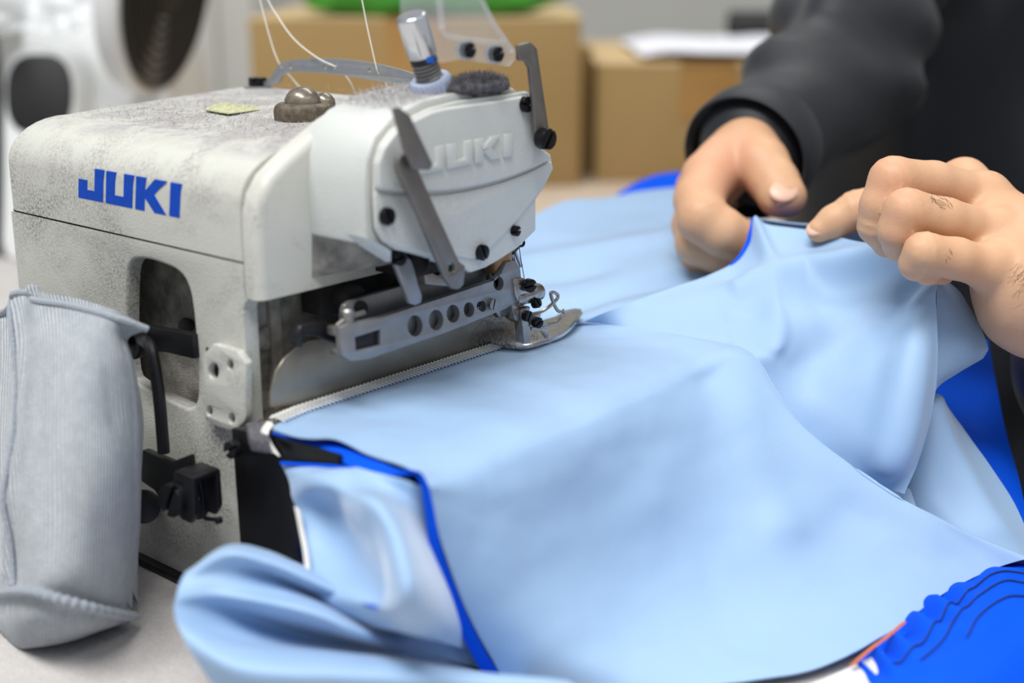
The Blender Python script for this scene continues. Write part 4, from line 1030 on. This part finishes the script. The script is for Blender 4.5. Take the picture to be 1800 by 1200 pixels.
# ================================================================== grey knitted bag at the left
bg = thing('lint_bag', (-75, -145, Z_TABLE), 'grey ribbed knit waste bag hanging at the left of the machine', 'bag')
def bagrow(pts, ys, yb):
    f = [PY(x, y, yy) for (x, y), yy in zip(pts, ys)]
    b = []
    return f, b
BR = [  # pixel rows top to bottom: left out of frame .. right edge
 ([(-90, 585), (-30, 562), (12, 545), (33, 519), (60, 528), (115, 533), (170, 545), (215, 560), (262, 576)], (-128, -133, -132, -142, -140, -139, -137, -134, -127)),
 ([(-91, 612), (-33, 592), (12, 578), (37, 554), (63, 556), (115, 560), (165, 570), (200, 582), (224, 598)], (-129, -135, -136, -145, -144, -143, -141, -137, -130)),
 ([(-92, 660), (-35, 648), (12, 636), (42, 620), (66, 618), (118, 620), (172, 628), (212, 638), (236, 650)], (-129, -138, -142, -149, -149, -150, -147, -140, -129)),
 ([(-94, 760), (-40, 750), (8, 740), (40, 725), (66, 722), (122, 722), (178, 728), (222, 735), (250, 742)], (-129, -142, -150, -155, -155, -157, -152, -143, -126)),
 ([(-94, 880), (-40, 876), (4, 870), (26, 866), (60, 864), (120, 862), (178, 862), (222, 864), (247, 866)], (-130, -150, -159, -164, -164, -164, -158, -147, -127)),
 ([(-92, 1000), (-40, 1000), (2, 998), (30, 996), (60, 996), (120, 998), (175, 1000), (216, 1004), (240, 1008)], (-134, -156, -166, -169, -170, -168, -160, -148, -132)),
 ([(-90, 1060), (-40, 1050), (0, 1040), (30, 1036), (60, 1038), (110, 1052), (160, 1066), (205, 1076), (232, 1082)], (-140, -158, -168, -172, -172, -168, -161, -150, -138)),
]
ff = [bagrow(*r, -119)[0] for r in BR]
G = cloth_grid(ff, 60, 60); G = rumple(G, [([PY(x, y, yy) for x, y, yy in ((34, 530, -143), (44, 640, -150), (48, 760, -157), (22, 880, -164), (6, 1000, -168))], 2.2, 3.0), ([PY(190, 600, -146), PY(225, 720, -145)], -3, 8), ([PY(140, 900, -163), PY(200, 960, -158)], -1.5, 9)], 0.9, 0.02, 40)
bulge = np.clip((-128 - G[..., 1]) * 0.7, 1.5, 22)
bk_ = (G + HH * bulge[..., None])[:, ::-1]
LG = np.concatenate([G, bk_[:, 1:-1]], 1)
nv, nu = LG.shape[:2]; mb = MB()
mb.add(LG.reshape(-1, 3), [(i * nu + j, i * nu + (j + 1) % nu, (i + 1) * nu + (j + 1) % nu, (i + 1) * nu + j) for i in range(nv - 1) for j in range(nu)] + [tuple((nv - 1) * nu + j for j in range(nu))])
o = mb.build('bag_body', 'grey_knit', bg); o.data.polygons.foreach_set('use_smooth', [True] * len(o.data.polygons))
grid_uv(o, nu)
MB().tube(curve([q + A(0, -0.6, 0) for q in G[0]], 50), 1.1, 8).build('top_edge', 'grey_knit', bg)
MB().tube(curve([q + A(0, -1.2, 0) for q in G[:, 21][::4]], 40), [0.9] * 40, 8).build('side_seam', 'grey_knit', bg)
low_ = [([(-90, 1062), (-40, 1052), (0, 1042), (30, 1038), (60, 1040), (110, 1054), (160, 1068), (205, 1078), (238, 1084)], (-141, -159, -169, -173, -173, -169, -162, -151, -139)),
        ([(-90, 1108), (-38, 1098), (0, 1090), (30, 1088), (60, 1090), (108, 1096), (155, 1100), (195, 1098), (222, 1094)], (-143, -160, -170, -174, -174, -169, -162, -151, -142)),
        ([(-82, 1140), (-30, 1140), (2, 1140), (30, 1140), (58, 1138), (100, 1132), (140, 1122), (175, 1110), (200, 1102)], (-146, -158, -166, -170, -169, -164, -158, -150, -144))]
G2 = cloth_grid([bagrow(*r, -119)[0] for r in low_], 30, 50)
G2[..., 2] = np.maximum(G2[..., 2], Z_TABLE + 0.6)
b2 = (G2 + HH * (np.clip((-138 - G2[..., 1]) * 0.7, 1.5, 22))[..., None])[:, ::-1]
LG = np.concatenate([G2, b2[:, 1:-1]], 1); nv, nu = LG.shape[:2]; mb = MB()
mb.add(LG.reshape(-1, 3), [(i * nu + j, i * nu + (j + 1) % nu, (i + 1) * nu + (j + 1) % nu, (i + 1) * nu + j) for i in range(nv - 1) for j in range(nu)] + [tuple((nv - 1) * nu + j for j in range(nu)), tuple(j for j in range(nu))])
o = mb.build('bag_base', 'grey_knit', bg); o.data.polygons.foreach_set('use_smooth', [True] * len(o.data.polygons))
grid_uv(o, nu)
wv = MB(); bs = curve([PY(x, y, yy - 1.5) for (x, y), yy in zip(*low_[0])], 90)
wv.tube(bs, [1.5 + 0.35 * math.sin(i * 1.9) for i in range(90)], 8)
wv.build('base_seam', 'grey_knit', bg)
# ================================================================== person
pe = thing('person', (60, 480, Z_FLOOR), 'person in a black long-sleeved sweater holding the cloth with both hands', 'person')
pxr = lambda r, d: r * d / F_PX
def J(x, y, d, r): return (PD(x, y, d), pxr(r, d))
def chain_sdf(P, js, k=2.0):
    f = None
    for (a, ra), (b, rb) in zip(js[:-1], js[1:]):
        g = rcone(P, a, b, ra, rb); f = g if f is None else smin(f, g, k)
    return f
def hand_mesh(fingers, palm, extra, h=1.0, creases=(), bumps=(), kf=0.25, kp=4.0, pad=14):
    allj = [p for c in fingers + palm + extra for p, r in c]
    lo = np.min(allj, 0) - 30; hi = np.max(allj, 0) + 30
    P, org = grid(lo, hi, h)
    f = None
    for c in fingers:
        g = chain_sdf(P, c); f = g if f is None else smin(f, g, kf)
    q = None
    for c in palm:
        g = chain_sdf(P, c); q = g if q is None else smin(q, g, kp)
    f = smin(f, q, 2.4)
    for c in extra: f = smin(f, chain_sdf(P, c), 3.5)
    for c_, r_ in bumps: f = smin(f, np.linalg.norm(P - c_, axis=-1) - r_, 3.0)
    for c_, d_ in creases:                       # skin folds across the joints
        d_ = d_ / np.linalg.norm(d_); q_ = P - c_; s_ = q_ @ d_
        f = f + 0.28 * np.cos(s_ * 2 * math.pi / 3.1) * np.exp(-(np.linalg.norm(q_, axis=-1) / 12.0) ** 4) * np.exp(-(s_ / 4.5) ** 2)
    return surface_nets(f, org, h)
# -- hand at the right of the photograph (left hand of the person): back of the hand to the viewer
W = J(1835, 505, 455, 118)
idx = [J(1692, 322, 494, 38), J(1600, 342, 500, 35), J(1505, 370, 505, 34), J(1466, 390, 506, 29), J(1440, 405, 506, 22)]
mdl = [J(1728, 350, 474, 42), J(1640, 322, 464, 38), J(1570, 318, 457, 42), J(1549, 360, 458, 36), J(1543, 396, 461, 34), J(1557, 430, 466, 23)]
rng_ = [J(1745, 412, 459, 41), J(1660, 386, 450, 38), J(1594, 372, 446, 40), J(1579, 405, 448, 35), J(1584, 430, 453, 30), J(1612, 442, 462, 24)]
pky = [J(1742, 472, 448, 39), J(1680, 454, 441, 36), J(1624, 444, 437, 35), J(1610, 464, 440, 28), J(1630, 480, 446, 20), J(1660, 484, 455, 17)]
thb = [J(1800, 440, 490, 60), J(1700, 440, 505, 45), J(1620, 440, 508, 40), J(1570, 452, 502, 32)]
palm = [[W, idx[0]], [W, mdl[0]], [W, rng_[0]], [W, pky[0]], [idx[0], mdl[0], rng_[0], pky[0]], [J(1790, 430, 468, 70), J(1780, 470, 455, 62)]]
fore = [[W, J(2050, 614, 524, 122)]]
cr = [(c[2][0], c[3][0] - c[1][0]) for c in (mdl, rng_, pky)] + [(c[4][0], c[4][0] - c[3][0]) for c in (mdl,)] + [(idx[2][0], idx[3][0] - idx[1][0])]
bp = [(c[0][0] - _FW * 3.0 + _UP * 1.2, c[0][1] * 0.92) for c in (idx, mdl, rng_, pky)]
Va, Fa = hand_mesh([idx, mdl, rng_, pky, thb], palm, fore, 1.0, cr, bp)
# -- hand at the left of the photograph (right hand of the person)
Wb = J(1345, 225, 592, 58)
th2 = [J(1318, 262, 568, 52), J(1338, 290, 560, 49), J(1362, 323, 552, 43), J(1373, 341, 548, 39), J(1379, 349, 546, 33)]
ix2 = [J(1246, 312, 560, 44), J(1229, 352, 546, 44), J(1235, 384, 538, 44), J(1270, 408, 537, 42), J(1292, 420, 539, 38), J(1304, 428, 543, 33)]
md2 = [J(1236, 335, 580, 44), J(1222, 395, 562, 40), J(1228, 426, 552, 40), J(1262, 442, 551, 38), J(1290, 452, 554, 33)]
rg2 = [J(1240, 350, 595, 42), J(1226, 425, 575, 38), J(1236, 452, 566, 36), J(1268, 466, 566, 33), J(1292, 472, 570, 29)]
pk2 = [J(1250, 370, 604, 38), J(1240, 448, 588, 32), J(1252, 472, 580, 29), J(1280, 480, 582, 26)]
palm2 = [[Wb, ix2[0]], [Wb, md2[0]], [Wb, rg2[0]], [Wb, pk2[0]], [J(1300, 268, 580, 50), J(1262, 322, 575, 44)], [ix2[0], md2[0], rg2[0], pk2[0]], [J(1270, 290, 566, 46), J(1310, 255, 570, 48)]]
fore2 = [[Wb, J(1400, 140, 625, 64)], [J(1364, 349, 547, 27), J(1390, 346, 546, 25)]]
Vb, Fb = hand_mesh([th2, ix2, md2, rg2, pk2], palm2, fore2, 1.0, [(th2[2][0], th2[3][0] - th2[1][0]), (ix2[2][0], ix2[3][0] - ix2[1][0])])
bm_ = MB(); bm_.add(Va, [tuple(f) for f in Fa]); bm_.add(Vb, [tuple(f) for f in Fb])
# -- neck and head above the frame, body under the clothes
tc = PD(1945, 200, 880); TOP = 345.0
P, org = grid(tc + A(-260, -260, -330 - tc[2]), tc + A(260, 260, 660 - tc[2]), 8.0)
ctr = lambda z, back=0: A(tc[0], tc[1], z) + HH * back
f = rcone(P, ctr(330), ctr(430), 62, 56)
f = smin(f, ell(P, ctr(540, -12), (76, 96, 112), FR), 14)
f = smin(f, ell(P, ctr(480, -50), (52, 55, 55), FR), 20)
f = smin(f, rcone(P, ctr(545, -104), ctr(512, -118), 8, 14), 8)
for s in (-1, 1):
    f = smin(f, ell(P, ctr(525, 5) + RR * s * 77, (10, 22, 32), FR), 4)
    f = np.maximum(f, -ell(P, ctr(548, -112) + RR * s * 32, (15, 10, 9), FR))
f = smin(f, ell(P, ctr(474, -108), (24, 10, 9), FR), 4)
f = smin(f, ell(P, ctr(120), (150, 85, 260), FR), 30)
Vh, Fh = surface_nets(f, org, 8.0)
bm_.add(Vh, [tuple(q) for q in Fh])
body = bm_.build('body', 'skin', pe); body.data.polygons.foreach_set('use_smooth', [True] * len(body.data.polygons))
mod = body.modifiers.new('smooth', 'SMOOTH'); mod.factor = 0.5; mod.iterations = 2
P, org = grid(ctr(440) + A(-130, -130, 0), ctr(690) + A(130, 130, 0), 6.0)
f = np.maximum(ell(P, ctr(556, 2), (86, 106, 112), FR), -(((P - ctr(500)) @ UPZ) - 66 + 0.9 * ((P - ctr(500)) @ HH) * -1 * -1 * -1) * 0.6)
f = np.maximum(f, -ell(P, ctr(500, -95), (74, 60, 92), FR))
Vq, Fq = surface_nets(f, org, 6.0)
o = MB().add(Vq, [tuple(q) for q in Fq]).build('hair', 'hair', pe)
for s in (-1, 1):
    ellipsoid(MB(), ctr(546, -98) + RR * s * 32, (11, 9, 8), 14, 10, FR).build('eye', 'paper_white', pe)
# -- nails
def nail(c, ax_len, ax_up, l, w_, name='nail'):
    a = ax_len / np.linalg.norm(ax_len); n = ax_up - a * ax_up.dot(a); n /= np.linalg.norm(n); s = np.cross(a, n)
    nl = ellipsoid(MB(), c, (l / 2, w_ / 2, 1.0), 18, 10, [a, s, n]).build(name, 'nail', pe)
    return a, s, n
tip, tb_ = PD(1387, 352, 546 - 7.0), PD(1366, 322, 552 - 8.0)
nail(PD(1378, 335, 539.2), PD(1390, 362, 540) - PD(1368, 316, 545), -_FW + _R * 0.1 + _UP * 0.15, 10.0, 12.0)
ellipsoid(MB(), PD(1385, 349, 539.4), (1.2, 5.8, 0.9), 14, 8, [np.array(PD(1390, 362, 540) - PD(1362, 316, 545)) / np.linalg.norm(PD(1390, 362, 540) - PD(1362, 316, 545)), _R * 0.8 + _UP * 0.45, -_FW]).build('nail', 'nail_tip', pe)
nail(PD(1436, 399, 503.8), PD(1430, 408, 503) - PD(1466, 385, 503), -_R * 0.55 - _FW * 0.7 + _UP * 0.3, 9, 7)
# -- short hairs on the back of the fingers and the wrist
hr = MB(); r_ = random.Random(11)
def hairs(cx, cy, d0, nx, ny, n, dirx, diry, L_):
    for _ in range(n):
        x, y = cx + r_.gauss(0, nx), cy + r_.gauss(0, ny)
        a = PD(x, y, d0); b = PD(x + dirx * L_ * (0.5 + r_.random()) + r_.gauss(0, 3), y + diry * L_ * (0.5 + r_.random()) + r_.gauss(0, 3), d0 + 1.0)
        mid_ = (a + b) / 2 - _FW * 0.8
        hr.tube(curve([a, mid_, b], 5), 0.05, 4)
hairs(1622, 350, 441.0, 9, 6, 14, -8, 13, 1.0)
hairs(1642, 350, 441.5, 10, 6, 18, 12, 10, 1.0)
hairs(1660, 442, 432.5, 7, 7, 9, 4, 14, 0.9)
hairs(1790, 500, 430.0, 12, 22, 36, 14, -12, 1.0)
hr.build('arm_hair', 'hair', pe, smooth=False, kind='stuff')
# -- sweater: torso and sleeves with folds
wrA = PD(1333, 256, 588)
lo_ = np.minimum(np.minimum(tc + A(-330, -300, 0), wrA - 60), PD(2000, 600, 520) - 60); lo_[2] = -300
P, org = grid(lo_, tc + A(360, 260, 360 - tc[2]), 6.0)
f = ell(P, ctr(60, 20), (205, 128, 420), FR)
f = np.maximum(f, P[..., 2] - 345)
elA, mdA = PD(1520, -80, 742), PD(1492, 112, 668)
arm_a = smin(smin(rcone(P, ctr(290) - RR * 165, elA, 62, 47), rcone(P, elA, mdA, 46, 36), 14), rcone(P, mdA, wrA, 36, 27), 14)
elB = PD(2330, 640, 640)
arm_b = smin(rcone(P, ctr(290) + RR * 165, elB, 66, 54), rcone(P, elB, PD(1985, 600, 500), 52, 40), 18)
f = smin(smin(f, arm_a, 14), arm_b, 20)
s1 = (P - elA) @ ((wrA - elA) / np.linalg.norm(wrA - elA)) + 12 * np.sin(P[..., 2] * 0.045)
q1 = (P @ RR); q2 = (P @ UPZ)
nearA = np.clip(1 - arm_a / 25, 0, 1)
f += nearA * (3.6 * np.sin(s1 * 0.10 + q1 * 0.09 + 1.3 * np.sin(q2 * 0.05)) + 3.2 * np.sin(s1 * 0.06 - q2 * 0.12)) * np.clip((215 - s1) / 60, 0.15, 1)
f += (1 - nearA) * (8.0 * np.sin(q1 * 0.05 - q2 * 0.03 + 1.2 * np.sin(q2 * 0.016)) + 4.0 * np.sin(q1 * 0.10 + q2 * 0.03))
Vs, Fs = surface_nets(f, org, 6.0)
sw = MB().add(Vs, [tuple(q) for q in Fs]).build('sweater', 'sweater', pe)
sw.data.polygons.foreach_set('use_smooth', [True] * len(sw.data.polygons))
mod = sw.modifiers.new('smooth', 'SMOOTH'); mod.factor = 0.5; mod.iterations = 4
mod = sw.modifiers.new('sub', 'SUBSURF'); mod.levels = mod.render_levels = 1
# cuff band
ca, cu, cv = _basis(wrA - mdA)
cf = MB(); ring_ = []
cf.lathe(wrA - ca * 6, ca, [(0, 27.5), (8, 29), (20, 29), (22, 28), (20, 26.4), (2, 26)], 48)
cf.build('cuff', 'sweater', sw)
# legs and stool below the table edge
P, org = grid(ctr(-800) + A(-340, -460, 0), ctr(-180) + A(340, 260, 0), 10.0)
f = ell(P, ctr(-330, 20), (190, 150, 120), FR)
for s in (-1, 1):
    kn_ = ctr(-330, -330) + RR * s * 120; ft = ctr(-770, -300) + RR * s * 120
    f = smin(f, rcone(P, ctr(-330) + RR * s * 95, kn_, 85, 62), 25); f = smin(f, rcone(P, kn_, ft, 60, 42), 15); f = smin(f, ell(P, ft + HH * -60 + A(0, 0, -5), (45, 120, 34), FR), 12)
Vl, Fl = surface_nets(f, org, 10.0)
MB().add(Vl, [tuple(q) for q in Fl]).build('trousers', 'trousers', pe)
sc_ = thing('stool', ctr(Z_FLOOR, 40), 'round stool under the seated person', 'stool')
b0 = ctr(Z_FLOOR, 40)
MB().lathe(b0, UPZ, [(316, 170), (324, 178), (344, 178), (352, 165)], 36).build('seat', 'rubber_black', sc_)
MB().lathe(b0, UPZ, [(20, 22), (318, 22)], 20).build('column', 'stool_grey', sc_)
MB().lathe(b0, UPZ, [(0, 190), (12, 190), (24, 40)], 36).build('base', 'stool_grey', sc_)
# ================================================================== background
def pbox(name, parent, c0, size, mat, **kw):
    """box standing on c0 (centre of its base), facing the camera heading"""
    return MB().box(np.array(c0) + A(0, 0, size[2] / 2), size, FR).build(name, mat, parent, **kw)
def carton(px0, px1, depth, top_py, deep, label, zb=Z_B, group=None):
    a, b = PD(px0, 330, depth), PD(px1, 330, depth); wd = (b - a) @ RR
    ztop = PD((px0 + px1) / 2, top_py, depth)[2]; hgt = ztop - zb
    c = (a + b) / 2; c[2] = zb; c = c + HH * deep / 2
    t = thing('cardboard_box', c, label, 'box', group)
    pbox('box_body', t, c, (wd, deep, hgt), 'cardboard', bevel=2)
    for s in (-1, 1):
        pbox('flap', t, c + A(0, 0, hgt) + HH * s * deep * 0.25, (wd + 3, deep * 0.5 - 1.5, 3), 'cardboard_pale', bevel=1)
    pbox('tape', t, c + A(0, 0, hgt + 3), (52, deep + 2, 0.6), 'tape')
    pbox('tape', t, c - HH * (deep / 2 + 0.6) + A(0, 0, hgt * 0.55), (52, 1.0, hgt * 0.45), 'tape')
    return c, wd, hgt
c1, w1_, h1 = carton(452, 1018, 1235, 33, 300, 'left brown cardboard box with a green plastic bag on it', group='cardboard boxes on the bench')
c2, w2, h2 = carton(1046, 1430, 1260, 112, 330, 'lower pale-topped cardboard box with white paper on its top', group='cardboard boxes on the bench')
pbox('gap_shade_strip', None, PD(1024, 330, 1330) * A(1, 1, 0) + A(0, 0, Z_B), (11, 60, 120), 'cardboard', label='narrow brown strip added to stand for the shadow in the gap between the two boxes', cat='cardboard')  # added strip in place of the shadow between the cartons
# green plastic bag on the left box
def lump(name, c, r, mat, seed, amp, label=None, cat=None, ax=FR, parent=None, group=None, n=48, m_=28):
    mb = ellipsoid(MB(), c, r, n, m_, ax); c = np.array(c)
    out = []
    for v in mb.v:
        d = np.array(v) - c; nz = noise.fractal(Vector(d * 0.018 + seed), 1.0, 2.0, 4)
        out.append(tuple(c + d * (1 + amp * nz)))
    mb.v = out
    return mb.build(name, mat, parent, label=label, cat=cat, group=group)
gb = c1 + A(0, 0, h1 + 25) - HH * 95
lump('plastic_bag', gb + RR * 10, (128, 60, 25), 'green_plastic', 3.1, 0.22, 'crumpled green plastic bag lying on the left cardboard box', 'bag')
# white paper and a dark roll on the lower box
G = cloth_grid([[c2 + RR * x + HH * y + A(0, 0, h2 + 5 + z) for x, z in ((-60, 1), (-10, 6), (50, 3), (110, 7), (170, 2))] for y in (-150, -100, -30, 40, 110)], 30, 40)
for i in range(30):
    for j in range(40): G[i, j, 2] += 5 * noise.noise(Vector(G[i, j] * 0.02)) + 2
sheet('paper_sheet', G, ('paper_white', 'paper_white'), None, 0.8, label='crumpled white paper lying on the lower cardboard box', cat='paper')
rc_ = c2 + RR * 120 + HH * 115 + A(0, 0, h2 + 3 + 18)
MB().cyl(rc_ - RR * 60, rc_ + RR * 60, 18, n=24).build('cloth_roll', 'rubber_black', None, bevel=2, label='dark roll lying behind the white paper on the box', cat='roll')
# pale cabinet between the white machine and the boxes
a, b = PD(335, 300, 1900), PD(462, 300, 1900)
cc = (a + b) / 2; cc[2] = Z_FLOOR
cb = thing('storage_cabinet', cc, 'tall pale grey cabinet behind the white machine', 'cabinet')
MB().box(cc + A(0, 0, 650) + HH * 120, ((b - a) @ RR, 240, 1300), FR).build('cabinet_body', 'grey_wall', cb, bevel=4)
for s in (-1, 1):
    d = MB().box(cc + A(0, 0, 655) - HH * 3 + RR * s * ((b - a) @ RR) * 0.25, ((b - a) @ RR * 0.5 - 3, 16, 1270), FR).build('cabinet_door', 'grey_wall', cb, bevel=3)
    MB().cyl(cc + A(0, 0, 620) - HH * 20 + RR * s * 6, cc + A(0, 0, 720) - HH * 20 + RR * s * 6, 4, n=12).build('handle', 'steel', d)

# ---- second white machine with black oval panel and ribbed wheel
D2 = 940
K2 = D2 / 830
base = PD(150, 300, D2 + 80); base[2] = Z_B
m2 = thing('white_machine', base, 'blurred white machine with a black oval panel and a black ribbed wheel', 'machine')
def F2(x, y, d): return PD(x, y, d)
# pillar with oval panel
pil = smooth_loop([(2, 560), (2, 160), (10, 96), (60, 80), (118, 96), (136, 150), (136, 560)], 2)
pil3 = [F2(x, y, D2) for x, y in pil]
for q in pil3: q[2] = max(q[2], Z_B)
MB().prism(pil3, HH * 60).build('pillar', 'white_plastic', m2, bevel=5, seg=4, ang=25)
ov = [(67 + 58 * math.copysign(abs(math.cos(t_)) ** 0.75, math.cos(t_)), 166 + 71 * math.copysign(abs(math.sin(t_)) ** 0.8, math.sin(t_))) for t_ in np.linspace(0, 2 * math.pi, 40)[:-1]]
MB().prism([F2(x, y, D2 - 3) for x, y in ov], HH * 8).build('oval_panel', 'rubber_black', m2, bevel=1.5)
# body behind the pillar, reaching down to the bench
mb_ = smooth_loop([(20, 700), (30, 60), (60, -60), (225, -110), (262, 60), (300, 200), (310, 700)], 2)
bodyp = [F2(x, y, D2 + 45) for x, y in mb_]
for q in bodyp: q[2] = max(q[2], Z_B)
MB().prism(bodyp, HH * 150).build('machine_body', 'white_plastic', m2, bevel=14, seg=4, ang=25)
# wheel: ribbed disc, axis turned to the right of the view
wc = F2(284, -30, D2 + 20)
wa = RR * 0.98 - HH * 0.16 + UPZ * -0.18; wa /= np.linalg.norm(wa)
MB().lathe(wc, wa, [(-14 * K2, 60 * K2), (-12 * K2, 70 * K2), (0, 73 * K2), (4 * K2, 71 * K2), (4 * K2, 66 * K2)], 64).build('wheel_rim', 'white_plastic', m2)
wh = MB(); prw = [(3.0, 67)]
for k in range(9):
    r_ = 66 - k * 6.5
    prw += [(6.5, r_), (6.5, r_ - 3.6), (2.0, r_ - 4.2), (2.0, r_ - 6.2)]
prw += [(10, 6), (10, 0.2)]
prw = [(a * K2, b * K2) for a, b in prw]
wh.lathe(wc, wa, prw, 64).build('ribbed_wheel', 'rubber_black', m2)
ellipsoid(MB(), wc + wa * 6, (5, 22, 22), 20, 12, [wa] + [np.array(x) for x in _basis(wa)[1:]]).build('wheel_hub', 'rubber_black', m2)
# dark strip and blue cloth far left
sr = F2(-18, 250, D2 + 30); sr[2] = max(sr[2], Z_B + 95)
o = MB().box(sr, (16, 40, 186), FR).build('side_rail', 'black_metal', m2, bevel=3)
lump('cloth_bundle', PZ(-130, 440, Z_B) * A(1, 1, 0) + A(0, 0, Z_B + 20), (45, 40, 22), 'paper_white', 8.2, 0.3, 'white and grey cloth bundle at the far left edge behind the machine', 'cloth')
# ---- clear film bag at the top left, draped on the white machine
G = cloth_grid([[F2(x, y + dy, D2 - 18 + dz) for x, dy, dz in ((-60, 0, 0), (0, 6, -8), (50, -5, 6), (100, 8, -6), (150, -8, 4), (185, -30, 10))] for y in (-70, -30, 5, 35, 58)], 40, 50)
for i in range(40):
    for j in range(50):
        G[i, j] += _FW * 12 * noise.fractal(Vector(G[i, j] * 0.035), 1.0, 2.0, 3)
sheet('film_bag', G, ('film', 'film'), None, 0.4, label='crumpled clear plastic film at the top left corner', cat='plastic bag')
